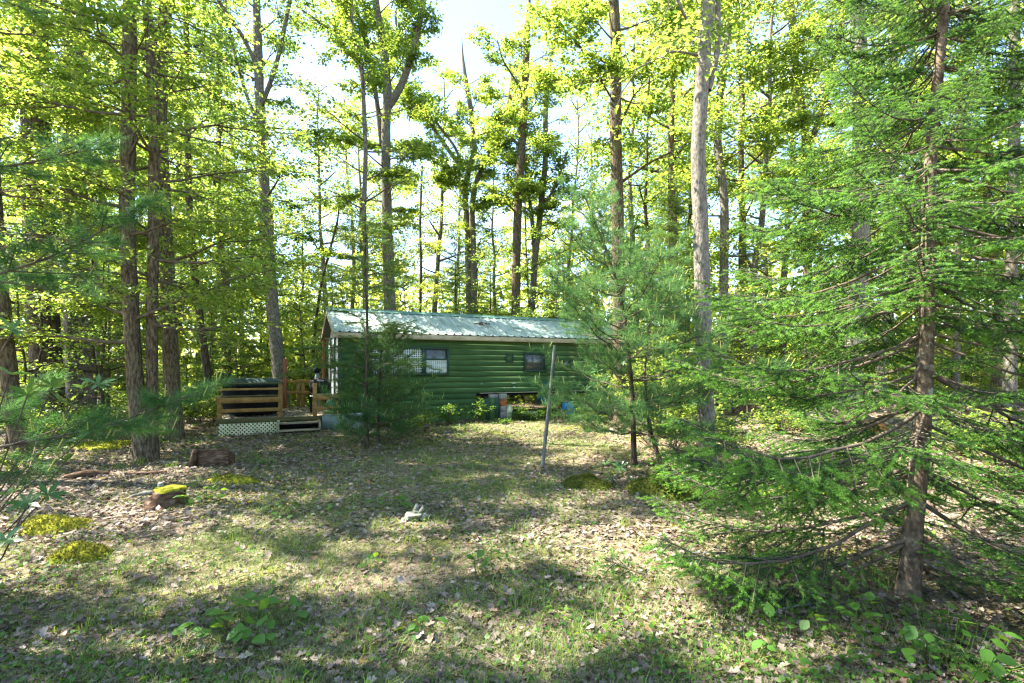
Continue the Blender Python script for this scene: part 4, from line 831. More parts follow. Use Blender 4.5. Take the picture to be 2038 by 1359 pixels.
# ------------------------------------------------------------------ spruce in the right foreground
sx, sy = P(1806, 1190, 3.48)[:2]
spth = [P(1806, 1195, 3.48), P(1822, 1000, 3.5), P(1838, 800, 3.52), P(1845, 600, 3.55), P(1852, 300, 3.6), P(1880, 20, 3.66), P(1905, -250, 3.7), P(1925, -480, 3.72)]
def spruce_len(f, az, r):
    L = 1.95 - 1.45 * f
    toward = -math.sin(az)            # 1 when the branch comes at the camera
    if f < .10 and (toward > .8 or r.rand() < .2): return 0
    if toward > .75: L *= .72 if f > .30 else .45
    if toward > .3 and math.cos(az) < 0 and f > .1: L *= .82
    return L * (.78 + .35 * r.rand())
conifer('spruce', 'large green spruce with drooping boughs in the right foreground', 'young conifers', spth, .066, .015, .42, .25, 7, spruce_len,
        lambda f, r: SPRUCE[r.randint(9)] if f < .5 else (SPRUCE + SPRUCE_TOP)[r.randint(13)], 1.7, 51, bark='bark_spruce', pitch=(-.10, .22), nside=18, jit=.03)
ss = [(3.35, 2.62, 0), (3.36, 2.62, .7), (3.35, 2.6, 1.5)]
conifer('spruce', 'small spruce whose boughs enter the lower right corner', 'young conifers', ss, .03, .006, .12, .20, 6, lambda f, az, r: (1.0 - .7 * f) * (.8 + .3 * r.rand()), SPRUCE_TOP, 1.3, 52, bark='bark_spruce', pitch=(.02, .3), nside=10)
# ------------------------------------------------------------------ pine whose boughs reach in from the left
fpx, fpy = -4.0, 2.9
fp = thing('white_pine', 'blurred pine boughs reaching in from the left edge', 'tree', (fpx, fpy, float(gz(fpx, fpy))), 0, 'young conifers')
base = np.array([fpx, fpy, float(gz(fpx, fpy))])
A, pts, rr = trunk_mesh('trunk', np.array([(fpx, fpy, base[2] - .05), (fpx + .05, fpy, 2.5), (fpx, fpy + .1, 5.5), (fpx + .05, fpy, 8.0)]), [.12, .10, .07, .03], 'bark_dark', np.random.RandomState(8), 12)
ob('trunk', A.mesh('trunk', M['bark_dark'], True, base), fp)
for k, (pp, dd) in enumerate((([(-360, 905), (-80, 905), (60, 878), (180, 858), (320, 812), (430, 765)], (3.0, 3.4)), ([(-350, 650), (-60, 560), (60, 530), (170, 480), (290, 405)], (3.0, 3.5)),
                              ([(-340, 380), (-60, 340), (60, 325), (160, 300), (235, 290)], (3.0, 3.6)), ([(-380, 900), (-150, 870), (-20, 840), (60, 805)], (3.0, 3.9)), ([(-350, 600), (-120, 590), (20, 560), (120, 548)], (3.0, 3.9)))):
    q = np.array([P(a, b, dd[0] + (dd[1] - dd[0]) * i / (len(pp) - 1)) for i, (a, b) in enumerate(pp)]); q[0] = at_height(pts, q[0][2])
    ax = lerp_path(q, 14)
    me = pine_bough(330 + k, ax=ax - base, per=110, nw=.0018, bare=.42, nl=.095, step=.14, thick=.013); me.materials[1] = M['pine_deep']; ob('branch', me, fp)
for k in range(10):
    z = 1.0 + k * .65; o = ob('branch', PINE[k % 7], fp, at_height(pts, z) - base); o.rotation_euler = (0, -.15, 1.5 + k * 1.3); 
    if -1.0 < math.atan2(math.sin(1.5 + k * 1.3), math.cos(1.5 + k * 1.3)) < 1.0: o.rotation_euler = (0, -.15, 3.1 + k * .4)

# ------------------------------------------------------------------ shared trees of the wood behind
def proto(seed, H, zc, r, leaf, lsize, cnt, l0, l1, el, bark, hang=.2, spacing=.06, jit=.24):
    rng = np.random.RandomState(seed); n = 12; z = np.linspace(-.1, H, n)
    path = np.stack([np.cumsum(rng.randn(n) * .10), np.cumsum(rng.randn(n) * .10), z], 1); path[0, :2] = 0; path[1, :2] *= .3
    A, pts, rr = trunk_mesh('trunk', path, np.linspace(r, r * .15, n), bark, rng, 8, .5, .05, seglen=.35)
    LV = Leaves(); az = 0
    for i in range(cnt):
        zz = zc + (H - zc) * (i + rng.rand()) / cnt; f = (zz - zc) / (H - zc); az += 2.4 + rng.randn() * .5; q = at_height(pts, zz); L = (l0 + (l1 - l0) * rng.rand()) * (1 - .55 * f)
        e = el + .4 * f + rng.randn() * .15; d = np.array([math.cos(az), math.sin(az), math.tan(min(e, 1.2))]); e0 = q + nrm(d) * L * .4
        tube(A, [q, (q + e0) / 2 + (0, 0, -.04), e0], [.02 + .012 * L, .015 + .01 * L, .012 + .006 * L], 5, 0, False)
        for s in (-.7, 0, .7):
            dd = np.array([math.cos(az + s), math.sin(az + s), math.tan(min(e, 1.2)) * .6 + rng.randn() * .2]); spray(A, LV, e0, dd, L * .6, .012, rng, lsize, spacing, .2, hang=hang, step=.19, jit=jit)
    return A.mesh('trunk', M[bark], True), leaf_mesh(LV, 'crown', leaf, rng, 0, False)
DENS = 1.5
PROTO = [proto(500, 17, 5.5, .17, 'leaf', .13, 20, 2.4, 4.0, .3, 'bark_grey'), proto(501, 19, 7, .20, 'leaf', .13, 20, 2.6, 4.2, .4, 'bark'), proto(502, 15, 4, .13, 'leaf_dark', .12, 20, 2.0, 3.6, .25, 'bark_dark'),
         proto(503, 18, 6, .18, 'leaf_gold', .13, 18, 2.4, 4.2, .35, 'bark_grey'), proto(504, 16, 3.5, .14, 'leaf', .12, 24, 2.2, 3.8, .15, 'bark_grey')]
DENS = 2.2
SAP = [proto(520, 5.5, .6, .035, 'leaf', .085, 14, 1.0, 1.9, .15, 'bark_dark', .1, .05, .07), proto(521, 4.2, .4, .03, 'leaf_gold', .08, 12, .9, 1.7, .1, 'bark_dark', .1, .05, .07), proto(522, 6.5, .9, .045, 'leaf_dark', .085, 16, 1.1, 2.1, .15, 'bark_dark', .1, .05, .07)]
def place(pr, x, y, s, rz, name, label, group, cat='tree', zs=1.0):
    t = thing(name, label, cat, (x, y, float(gz(x, y)) - .03), rz, group)
    for nm, me, kd in (('trunk', pr[0], None), ('crown', pr[1], 'stuff')):
        o = ob(nm, me, t, kind=kd); o.scale = (s, s, s * zs)
    return t
rng = np.random.RandomState(77)
ORD = ['first', 'second', 'third', 'fourth', 'fifth', 'sixth', 'seventh', 'eighth', 'ninth', 'tenth', 'eleventh', 'twelfth', 'thirteenth', 'fourteenth', 'fifteenth', 'sixteenth', 'seventeenth', 'eighteenth', 'nineteenth', 'twentieth']
def row(tag_, place_txt, items, protos, name, noun, group, scl=(.85, 1.15), cat='tree'):
    items = sorted(items, key=lambda q: q[0])
    for i, (px, D) in enumerate(items):
        x = (px - CX) / FPX * D; k = rng.randint(len(protos)); s = scl[0] + (scl[1] - scl[0]) * rng.rand()
        place(protos[k], x, D, s, rng.rand() * 6.28, name, f'{ORD[i]} {noun} from the left {place_txt}', group, cat)
row('bl', 'in the woods left of the deck', [(20, 19), (60, 25), (110, 23), (160, 28), (205, 17.5), (235, 22), (290, 24), (255, 30), (330, 21), (395, 28), (420, 24), (450, 21), (-70, 16), (350, 27)], PROTO, 'woodland_tree', 'slim background tree', 'slim trees in the woods left of the deck')
row('bc', 'in the woods behind the cabin', [(480, 27), (520, 33), (545, 26), (600, 30), (650, 25), (690, 28), (735, 26), (790, 29), (860, 27), (905, 31), (990, 28), (1060, 30), (1140, 26), (1190, 28)], PROTO, 'woodland_tree', 'distant broadleaf tree', 'distant trees behind the cabin', (.8, 1.0))
row('br', 'in the woods between pine and spruce', [(1270, 25), (1290, 20), (1330, 28), (1365, 24), (1480, 22), (1520, 30), (1560, 25), (1640, 29), (1345, 17), (1500, 18)], PROTO, 'woodland_tree', 'leafy background tree', 'trees between pine and spruce')
row('brr', 'in the woods seen through the spruce', [(1740, 27), (1780, 24), (1820, 22), (1870, 30), (1950, 24), (1985, 19), (2060, 26), (1900, 20)], PROTO, 'woodland_tree', 'shaded background tree', 'trees seen through the spruce')
row('sl', 'under the trees left of the deck', [(10, 9.6), (62, 10.3), (205, 11.6), (40, 13.5), (120, 16), (190, 14.5), (230, 19), (380, 18), (430, 19.5), (470, 17), (90, 20)], SAP, 'understory_sapling', 'leafy sapling', 'saplings left of the deck', (.6, 1.0), 'sapling')
row('sd', 'behind the deck rail', [(500, 19.5), (530, 22), (590, 18.6), (620, 20), (650, 22), (600, 24)], SAP, 'understory_sapling', 'leafy sapling', 'saplings behind the deck', (.6, .95), 'sapling')
row('sc', 'just above the cabin roof', [(680, 25), (700, 22), (730, 20), (760, 24), (790, 26), (815, 21.5), (845, 25), (870, 23), (915, 26), (960, 22), (1000, 25), (1040, 22), (1065, 23), (1110, 21), (1150, 24)], SAP, 'understory_sapling', 'leafy sapling top', 'saplings behind the cabin roof', (.85, 1.25), 'sapling')
row('sr', 'between the pine and the spruce', [(1310, 14), (1345, 12), (1460, 15), (1490, 13), (1520, 17), (1555, 15), (1600, 18), (1640, 16)], SAP, 'understory_sapling', 'leafy sapling', 'saplings between pine and spruce', (.5, .9), 'sapling')
row('srr', 'behind the spruce trunk', [(1720, 18), (1790, 14), (1830, 17), (1880, 13), (1930, 15), (1980, 12.5), (2020, 16)], SAP, 'understory_sapling', 'leafy sapling', 'saplings behind the spruce', (.5, .85), 'sapling')
# hemlocks and pines of the middle distance
for i, (px, D, H, txt) in enumerate(((905, 21, 7.0, 'pale hemlock behind the roof left of the paired trunks'), (975, 22, 6.2, 'pale hemlock behind the roof right of the paired trunks'), (660, 19.5, 5.6, 'dark hemlock showing above the cabin left end'),
                                     (455, 18.5, 6.0, 'hemlock behind the hot tub'), (1330, 15.5, 7.5, 'tall hemlock right of the lichened trunk'), (1120, 22, 6.5, 'hemlock behind the pine top'), (1500, 19, 6.5, 'hemlock in the shade left of the spruce'), (215, 16.5, 5.5, 'hemlock in shade behind the twin-trunked tree'))):
    x = (px - CX) / FPX * D; z = float(gz(x, D))
    conifer('hemlock', txt, 'middle distance hemlocks', [(x, D, z), (x + .05, D, z + H * .5), (x, D, z + H)], .06, .01, .8, .34, 4, lambda f, az, r: (2.1 - 1.7 * f) * (.7 + .4 * r.rand()), HEM, 1.2, 60 + i, pitch=(.05, .3), nside=7)
for i, (x, y, k, txt) in enumerate(((-19, 13, 0, 'tree beyond the left edge behind the leaning trunk'), (15, 9, 1, 'tree beyond the right edge past the spruce'), (13, 4, 4, 'near tree beyond the right edge'))):
    place(PROTO[k], x, y, .9, i * 1.3, 'woodland_tree', txt, 'trees framing the clearing')
# far wood that reads as one mass
rng = np.random.RandomState(31); LV = Leaves()
n = 110000; th = rng.uniform(-.98, .98, n); rr_ = rng.uniform(27, 60, n); x = rr_ * np.sin(th); y = rr_ * np.cos(th)
top = 12 + 3 * np.sin(th * 9) + 2 * np.sin(th * 23 + 1) + 1.5 * np.sin(th * 41)
pxx = CX + FPX * np.tan(th); top = np.where((pxx > 540) & (pxx < 740), 8.5 + 1.5 * np.sin(th * 60), top); top = np.where(rr_ < 34, top * .55, top)
h = rng.rand(n) ** 1.5 * top
cl = np.sin(x * .9 + 1.3 * np.sin(h * .8)) * np.sin(h * 1.3 + y * .5); k = (cl > -.30) | (h < 3.0); x, y, h = x[k], y[k], h[k]; n = len(x)
LV.add(np.stack([x, y, gz(x, y) + h], 1), rng.randn(n, 3), UP + rng.randn(n, 3) * .6, .32 + .24 * rng.rand(n))
far = ob('far_woodland', leaf_mesh(LV, 'far_woodland', 'leaf_gold', rng, 0, False), kind='stuff', label='distant green woodland closing off the view'); far['category'] = 'woodland'
# low undergrowth on the forest floor away from the lane
LV = Leaves(); n = 90000; D = 8.0 * (32 / 8.0) ** rng.rand(n); x = D * rng.uniform(-1.25, 1.25, n); q = (np.stack([x, D, np.zeros(n)], 1) - CO) @ CR
k = ((q[:, 1] > 3.6) | (q[:, 0] < -4.5) | (q[:, 0] > LEN + .6) & (q[:, 1] > -1.5)) & (np.sin(x * 1.1 + 1.7 * np.sin(D * .7)) * np.sin(D * .9 + 1) > -.35) & ~((x < -3) & (D < 12.5)) & ~((x > 3.2) & (x < 13) & (D < 12.5) & (rng.rand(n) < .3)); x, D = x[k], D[k]; n = len(x)
hh = (rng.rand(n) ** 1.6) * (.35 + .75 * (.5 + .5 * np.sin(x * .8 + D * .6)) * sst(10, 16, D))
LV.add(np.stack([x, D, gz(x, D) + .02 + hh], 1), rng.randn(n, 3) * (1, 1, .4), UP + rng.randn(n, 3) * .4, (.06 + .05 * rng.rand(n)) * np.clip(D / 13, 1, 2))
und = ob('undergrowth', leaf_mesh(LV, 'undergrowth', 'leaf', rng, 0, False), kind='stuff', label='low green undergrowth on the forest floor'); und['category'] = 'undergrowth'
# ------------------------------------------------------------------ ground cover (uncountable: stuff)
rng = np.random.RandomState(21)
def scatter(n, dmin, dmax, half=1.25, p=1.0):
    u = rng.rand(n); D = dmin * (dmax / dmin) ** (u ** p); X = D * rng.uniform(-half, half, n); return X, D
def fn(x, y, s, ph): return np.sin(x * s + ph + 1.3 * np.sin(y * s * .7 + ph)) * np.sin(y * s * 1.1 + ph * 2 + np.sin(x * s * .6))
def lane(x, y):   # grassy lane up the middle toward the cabin
    c = -1.2 + .05 * y; w = 2.4 + .12 * y
    return np.exp(-((x - c) / w) ** 2)
FOOT = [(cw((4.6, 1.2, 0))[:2], 0)]
def under_cabin(x, y):
    q = (np.stack([x, y, np.zeros_like(x)], 1) - CO) @ CR
    return (q[:, 0] > DX0 - .02) & (q[:, 0] < LEN) & (q[:, 1] > -.12) & (q[:, 1] < DY1) & ~((q[:, 0] > 3.9) & (q[:, 1] < .6) & (q[:, 0] < LEN))
def ground_pts(n, dmin, dmax, keep, p=1.0, half=1.25):
    X, Y = scatter(n, dmin, dmax, half, p); k = (rng.rand(n) < keep(X, Y)) & ~under_cabin(X, Y); return X[k], Y[k]
# dead leaves
litter_d = lambda x, y: np.clip(1.05 - .62 * lane(x, y) * sst(2.8, 4.5, y) + .35 * fn(x, y, .9, 2.0), .10, 1)
A = Acc()
x, y = ground_pts(12500, 2.1, 5.2, litter_d); n = len(x); d = np.stack([rng.randn(n), rng.randn(n), rng.randn(n) * .25], 1)
T8 = np.array([[0, 0, 0], [.18, .16, .06], [.34, .30, .16], [.50, .17, .05], [.66, .33, .15], [.82, .14, .04], [1, 0, .10], [.82, -.14, .05], [.66, -.33, .18], [.50, -.17, .06], [.34, -.30, .12], [.18, -.16, .05], [.5, 0, 0]])
T8F = np.array([[12, i, (i + 1) % 12] for i in range(12)])[:, ::-1]
inst(A, T8, T8F, np.stack([x, y, gz(x, y) + .004 + .022 * rng.rand(n)], 1), frames(d, UP + rng.randn(n, 3) * .38), np.stack([.028 + .045 * rng.rand(n) ** 1.5] * 2 + [.04 + .05 * rng.rand(n)], 1))
x, y = ground_pts(120000, 4.6, 32, litter_d, .95); n = len(x); d = np.stack([rng.randn(n), rng.randn(n), rng.randn(n) * .2], 1)
inst(A, LEAF, LEAFF, np.stack([x, y, gz(x, y) + .004 + .02 * rng.rand(n)], 1), frames(d, UP + rng.randn(n, 3) * .35), (.035 + .045 * rng.rand(n)) * np.clip(y / 8, 1, 2))
for _ in range(700):
    X, Y = scatter(1, 2.2, 9, 1.0); X, Y = float(X[0]), float(Y[0]); a_ = rng.rand() * 6.283; L_ = .04 + .16 * rng.rand() ** 2; z_ = float(gz(X, Y)) + .018
    tube(A, [(X, Y, z_), (X + math.cos(a_) * L_ * .5, Y + math.sin(a_) * L_ * .5, z_ + .012 * rng.rand()), (X + math.cos(a_ + .3 * rng.randn()) * L_, Y + math.sin(a_) * L_, z_)], .0015 + .002 * rng.rand(), 4, 1, False)
lit = ob('leaf_litter', A.mesh('leaf_litter', [M['litter'], M['twig']]), kind='stuff', label='dry brown fallen leaves covering the ground'); lit['category'] = 'leaves'
# grass, straw
B3 = BLADE; BF4 = np.array([[0, 1, 2, 3]]); BF3 = np.array([[3, 2, 4]])
def blades(A, x, y, h, w, lean, m=0):
    n = len(x); a = rng.rand(n) * 6.283; R = np.zeros((n, 3, 3)); c, s = np.cos(a), np.sin(a)
    R[:, 0, 0] = c; R[:, 1, 0] = s; R[:, 0, 1] = -s; R[:, 1, 1] = c; R[:, 2, 2] = 1
    V = np.einsum('nij,nkj->nki', R, B3[None] * np.stack([h * lean, w, h], 1)[:, None, :]) + np.stack([x, y, gz(x, y) - .003], 1)[:, None]
    A.add(V.reshape(-1, 3), (BF4[None] + (np.arange(n) * 5)[:, None, None]).reshape(-1, 4), m)
    A.v.append(np.zeros((0, 3))); A.f.append(((BF3[None] + (np.arange(n) * 5)[:, None, None]).reshape(-1, 3) + A.n - n * 5, m))
gd = lambda x, y: np.clip(.16 + .85 * lane(x, y) + .45 * fn(x, y, 1.6, .7) + .25 * fn(x, y, 4.1, 1.9) - .25 * sst(3, 6, x), .02, 1)
A = Acc()
x, y = ground_pts(190000, 2.1, 16, gd); n = len(x); far_ = np.clip(y / 5, 1, 2.2)
blades(A, x, y, (.025 + .05 * rng.rand(n) ** 2) * far_ ** .4, (.003 + .002 * rng.rand(n)) * far_, .5 + .9 * rng.rand(n), 0)
# clumps of longer grass
for _ in range(150):
    X, Y = scatter(1, 2.3, 11, .9); 
    if rng.rand() > gd(X, Y)[0] + .25: continue
    m_ = rng.randint(15, 45); a = rng.randn(m_) * .06; b = rng.randn(m_) * .06; blades(A, X + a, Y + b, .06 + .10 * rng.rand(m_), np.full(m_, .005) * max(1, Y[0] / 5), .3 + .8 * rng.rand(m_), 0)
x, y = ground_pts(90000, 2.1, 14, lambda x, y: np.clip(.05 + .4 * lane(x, y) + .5 * fn(x, y, 1.2, 4.0), .03, 1)); n = len(x)
blades(A, x, y, .018 + .02 * rng.rand(n), (.0022 + .0015 * rng.rand(n)) * np.clip(y / 5, 1, 2), 2.5 + 4 * rng.rand(n), 1)
gr_ = ob('grass', A.mesh('grass', [M['grass'], M['straw']]), kind='stuff', label='short patchy grass and dry straw on the lane'); gr_['category'] = 'grass'
# low herbs
A = Acc(); x, y = ground_pts(42000, 2.2, 17, lambda x, y: np.clip(.10 + .3 * lane(x, y) + .55 * fn(x, y, 1.1, 5.2) + .3 * fn(x, y, 3.3, .4), .02, .9)); n = len(x)
d = np.stack([rng.randn(n), rng.randn(n), rng.randn(n) * .3], 1); f = np.clip(y / 6, 1, 2)
inst(A, LEAF, LEAFF, np.stack([x, y, gz(x, y) + .012 + .035 * rng.rand(n)], 1), frames(d, UP + rng.randn(n, 3) * .4), np.stack([(.018 + .022 * rng.rand(n)) * f] * 3, 1) * np.array([1, 1.5, 1]))
# yellow flowers on short stalks
for (px, py, sp_, m_) in ((560, 965, .5, 60), (520, 1010, .25, 30), (455, 1000, .2, 20), (620, 960, .4, 40), (880, 890, .5, 30), (900, 1075, .25, 8), (1180, 1100, .2, 8)):
    cx_, cy_ = gp(px, py); xx = cx_ + rng.randn(m_) * sp_; yy = cy_ + rng.randn(m_) * sp_; zz = gz(xx, yy) + .04 + .06 * rng.rand(m_)
    inst(A, LEAF, LEAFF, np.stack([xx, yy, zz], 1), frames(rng.randn(m_, 3) * (1, 1, .3), UP + rng.randn(m_, 3) * .5), np.full(m_, .03), 1)
hb = ob('ground_herbs', A.mesh('ground_herbs', [M['herb'], M['flower']]), kind='stuff', label='low green herbs and yellow wildflowers among the leaves'); hb['category'] = 'herbs'
# the largest fallen leaves, pieces of the ground
OAK = Acc(); OAK.add(T8 * (1, 1.15, 1), T8F); oak_me = OAK.mesh('fallen_leaf', M['litter'])
for k in range(70):
    X, Y = scatter(1, 2.3, 4.4, .95); X, Y = float(X[0]), float(Y[0]); s = .05 + .05 * rng.rand()
    o = ob('fallen_leaf', oak_me, ground, (X, Y, float(gz(X, Y)) + .022)); o.scale = (s, s, s * .8); o.rotation_euler = (rng.randn() * .3, rng.randn() * .25, rng.rand() * 6.28)
    # a leaf mesh shared by all would share one tint: four tints via separate meshes
tints = []
for k in range(5):
    a_ = Acc(); r2 = np.random.RandomState(k); a_.add(T8 * (1, 1 + .25 * r2.rand(), 1) + r2.randn(13, 3) * (.02, .03, .035), T8F); m2 = surf_mat('oak_leaf_%s' % 'abcde'[k], [(.3, np.array(((.20, .13, .08), (.30, .22, .15), (.28, .215, .16), (.19, .12, .075), (.34, .28, .22))[k]) * .7), (.7, ((.20, .13, .08), (.30, .22, .15), (.28, .215, .16), (.19, .12, .075), (.34, .28, .22))[k])], nscale=3, bump=.2, rough=.7, spec=.2); tints.append(a_.mesh('fallen_leaf', m2))
for i, o in enumerate([c for c in ground.children]): o.data = tints[i % 5]

# ------------------------------------------------------------------ moss, stump, wood, stones
def mound(name, label, cat, px, py, rx, ry, h, seed, tufts=1500, rz=0, group='mossy mounds', mt='moss_ground', tm='moss'):
    cx_, cy_ = gp(px, py); r = np.random.RandomState(seed); base = (cx_, cy_, float(gz(cx_, cy_))); t = thing(name, label, cat, base, rz, group)
    nu, nv = 26, 9; A = Acc(); a = np.arange(nu) / nu * 6.283; rings = []
    ph = r.rand(4) * 6
    prof = lambda th, q: h * (1 - q ** 2) ** .8 * (1 + .18 * np.sin(2 * th + ph[0]) + .12 * np.sin(5 * th + ph[1]) * q) + .05 * h * np.sin(9 * th + ph[2]) * q
    shape = 1 + .20 * np.sin(a * 2 + ph[3]) + .15 * np.sin(a * 3 + ph[1]) + .09 * np.sin(a * 7 + ph[0]) + .06 * np.sin(a * 11 + ph[2])
    for k in range(nv):
        q = 1 - k / (nv - 1) * .97; rings.append(np.stack([np.cos(a) * rx * q * shape, np.sin(a) * ry * q * shape, prof(a, q) * (1 if k else 0) - (.03 if k == 0 else 0) + r.randn(nu) * h * .02], 1))
    V = np.array(rings); i = np.arange(nv - 1)[:, None] * nu; j = np.arange(nu)[None]; j2 = (j + 1) % nu
    A.add(V.reshape(-1, 3), np.stack([i + j, i + j2, i + nu + j2, i + nu + j], -1).reshape(-1, 4)); A.add(V[-1], np.arange(nu)[None])
    ob('mound_body', A.mesh('mound_body', M[mt], True), t)
    A = Acc(); th = r.rand(tufts) * 6.283; q = np.sqrt(r.rand(tufts)) * .98; sh = np.interp(th, np.append(a, 6.283), np.append(shape, shape[0]))
    p = np.stack([np.cos(th) * rx * q * sh, np.sin(th) * ry * q * sh, prof(th, q)], 1); d = np.stack([r.randn(tufts) * .7, r.randn(tufts) * .7, np.ones(tufts)], 1)
    inst(A, LEAF, LEAFF, p, frames(d, r.randn(tufts, 3)), .012 + .018 * r.rand(tufts)); ob('moss_tufts', A.mesh('moss_tufts', M[tm]), t, kind='stuff')
    return t
mound('moss_mound', 'rounded bright yellow-green moss mound in the left foreground', 'moss mound', 165, 1112, .20, .17, .12, 1, 1500)
mound('moss_mound', 'broad flat moss patch left of the rounded moss mound', 'moss mound', 105, 1045, .34, .28, .09, 2, 1800)
mound('moss_mound', 'low mossy hump beside the rotten boards', 'moss mound', 465, 958, .40, .16, .09, 3, 900)
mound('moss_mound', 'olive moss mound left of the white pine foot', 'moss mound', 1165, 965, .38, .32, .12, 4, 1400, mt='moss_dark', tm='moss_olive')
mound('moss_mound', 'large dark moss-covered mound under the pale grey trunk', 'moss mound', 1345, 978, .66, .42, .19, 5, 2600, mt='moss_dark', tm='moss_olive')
mound('moss_mound', 'thin moss patch beside the olive mound at right', 'moss mound', 1560, 985, .7, .35, .07, 6, 1500)
mound('moss_mound', 'mossy ground swelling left of the twin tree foot', 'moss mound', 200, 885, .8, .5, .08, 7, 1500)
# mossy stump
cx_, cy_ = gp(335, 1003); st_ = thing('tree_stump', 'low cut stump capped with moss in the left clearing', 'stump', (cx_, cy_, float(gz(cx_, cy_))))
r = np.random.RandomState(4); A = Acc(); nn = 20; a = np.arange(nn) / nn * 6.283; w = 1 + .12 * r.randn(5, nn)
tube(A, [(0, 0, -.05), (0, 0, .03), (.01, 0, .10), (.02, .0, .17), (.02, 0, .185)], [.24, .20, .165, .15, .13], nn, 0, True, w); ob('stump_wood', A.mesh('stump_wood', M['rot'], True), st_)
A = Acc(); tube(A, [(.02, 0, .175), (.02, 0, .205), (.02, 0, .215)], [.155, .145, .08], nn, 0, True, 1 + .1 * r.randn(3, nn)); ob('moss_cap', A.mesh('moss_cap', M['moss_ground'], True), st_)
A = Acc(); tube(A, [(-.1, -.02, .16), (-.25, -.05, .15), (-.38, -.06, .12)], [.03, .025, .012], 7); ob('splinter', A.mesh('splinter', M['pole']), st_)
B('post_stub', st_, (-.10, .02, .20), (.06, .05, .12), 'rock', .012)
# rotten boards
p = P(412, 930, 8.0); rb = thing('rotten_box', 'rotting red-brown board box standing in the grass', 'wooden box', (p[0], p[1], float(gz(p[0], p[1]))), .12)
B('side_board', rb, (.10, 0, .13), (.46, .05, .26), 'rot', .015); B('side_board', rb, (.10, .22, .10), (.46, .05, .20), 'rot', .015); B('end_board', rb, (-.17, .05, .15), (.05, .34, .30), 'rot', .015, rot=(0, R_(12), 0)); B('cap_rail', rb, (.10, -.005, .268), (.47, .07, .02), 'rot', .008)
p = gp(290, 945); pk = thing('fallen_plank', 'old plank lying flat below the twin-trunked tree', 'plank', (p[0], p[1], float(gz(*p))), .1); B('plank', pk, (0, 0, .025), (.55, .10, .035), 'rot', .01)
p = gp(172, 950); lg0 = thing('bark_slab', 'red-brown slab of fallen bark left of the twin tree', 'bark slab', (p[0], p[1], float(gz(*p))), .5)
A = Acc(); tube(A, [(-.25, 0, .02), (0, .02, .045), (.25, .03, .03)], [.03, .06, .03], 8, 0, True, 1 + .2 * np.random.RandomState(1).randn(3, 8)); ob('slab', A.mesh('slab', M['rot'], True), lg0)
# log with a fresh orange cut facing the camera
p = P(1748, 885, 10.6); lg = thing('cut_log', 'fallen log with fresh orange cut end in the right woods', 'log', (p[0], p[1], float(gz(p[0], p[1]))), 0)
zc_ = max(.17, 1.6 - .138 * 10.6 - lg.location.z); dl = nrm(np.array([.45, .9, .02])); A = Acc(); nn = 18; q = np.array([0, 0, zc_]) + dl[None] * np.linspace(0, 3.2, 12)[:, None]
tube(A, q, np.linspace(.155, .13, 12), nn, 0, True, 1 + .05 * np.random.RandomState(2).randn(12, nn)); ob('log_bark', A.mesh('log_bark', M['bark'], True), lg)
A = Acc(); tube(A, [tuple(q[0] - dl * .012), tuple(q[0] + dl * .01)], [.135, .135], nn, 0, True, 1 + .06 * np.random.RandomState(3).randn(2, nn)); ob('cut_face', A.mesh('cut_face', M['cut']), lg)
# stone pile, each stone its own part of the little cairn
def stone(name, parent, c, s, seed, rot, m='rock', slab=False):
    r = np.random.RandomState(seed); A = Acc(); nu, nv = 9, 6; V = []
    for k in range(nv):
        ph = -1.45 + 2.9 * k / (nv - 1)
        for j in range(nu):
            th = j / nu * 6.283; e = .32
            cc, ss = math.cos(th), math.sin(th); v_ = np.array([np.sign(cc) * abs(cc) ** e * math.cos(ph) ** e, np.sign(ss) * abs(ss) ** e * math.cos(ph) ** e, np.sign(math.sin(ph)) * abs(math.sin(ph)) ** e]); V.append(v_ * (1 + .10 * r.randn()))
    V = np.array(V) * np.asarray(s) / 2; i = np.arange(nv - 1)[:, None] * nu; j = np.arange(nu)[None]; j2 = (j + 1) % nu
    A.add(V, np.stack([i + j, i + j2, i + nu + j2, i + nu + j], -1).reshape(-1, 4)); A.add(V[-nu:], np.arange(nu)[None]); A.add(V[:nu][::-1], np.arange(nu)[None])
    o = ob(name, A.mesh(name, M[m]), parent, c); o.rotation_euler = rot; return o
cx_, cy_ = gp(828, 1030); sp0 = thing('stone_pile', 'small pile of pale stones with two upright slabs in the lane', 'stone pile', (cx_, cy_, float(gz(cx_, cy_))))
stone('stone', sp0, (-.05, 0, .045), (.19, .15, .10), 1, (.1, .1, .3)); stone('stone', sp0, (.10, .02, .045), (.11, .14, .10), 12, (0, .5, .6)); stone('stone', sp0, (-.01, -.04, .085), (.19, .10, .035), 13, (.25, -.08, .1))
stone('slab', sp0, (-.015, .04, .14), (.035, .09, .13), 14, (.1, .38, .5)); stone('slab', sp0, (.06, .0, .125), (.045, .085, .13), 15, (-.1, .62, .15)); stone('stone', sp0, (-.14, -.05, .025), (.09, .07, .05), 16, (0, 0, 1)); stone('stone', sp0, (.02, .02, .10), (.12, .10, .05), 17, (0, .2, .4))

sp0.scale = (.8, .8, .8)
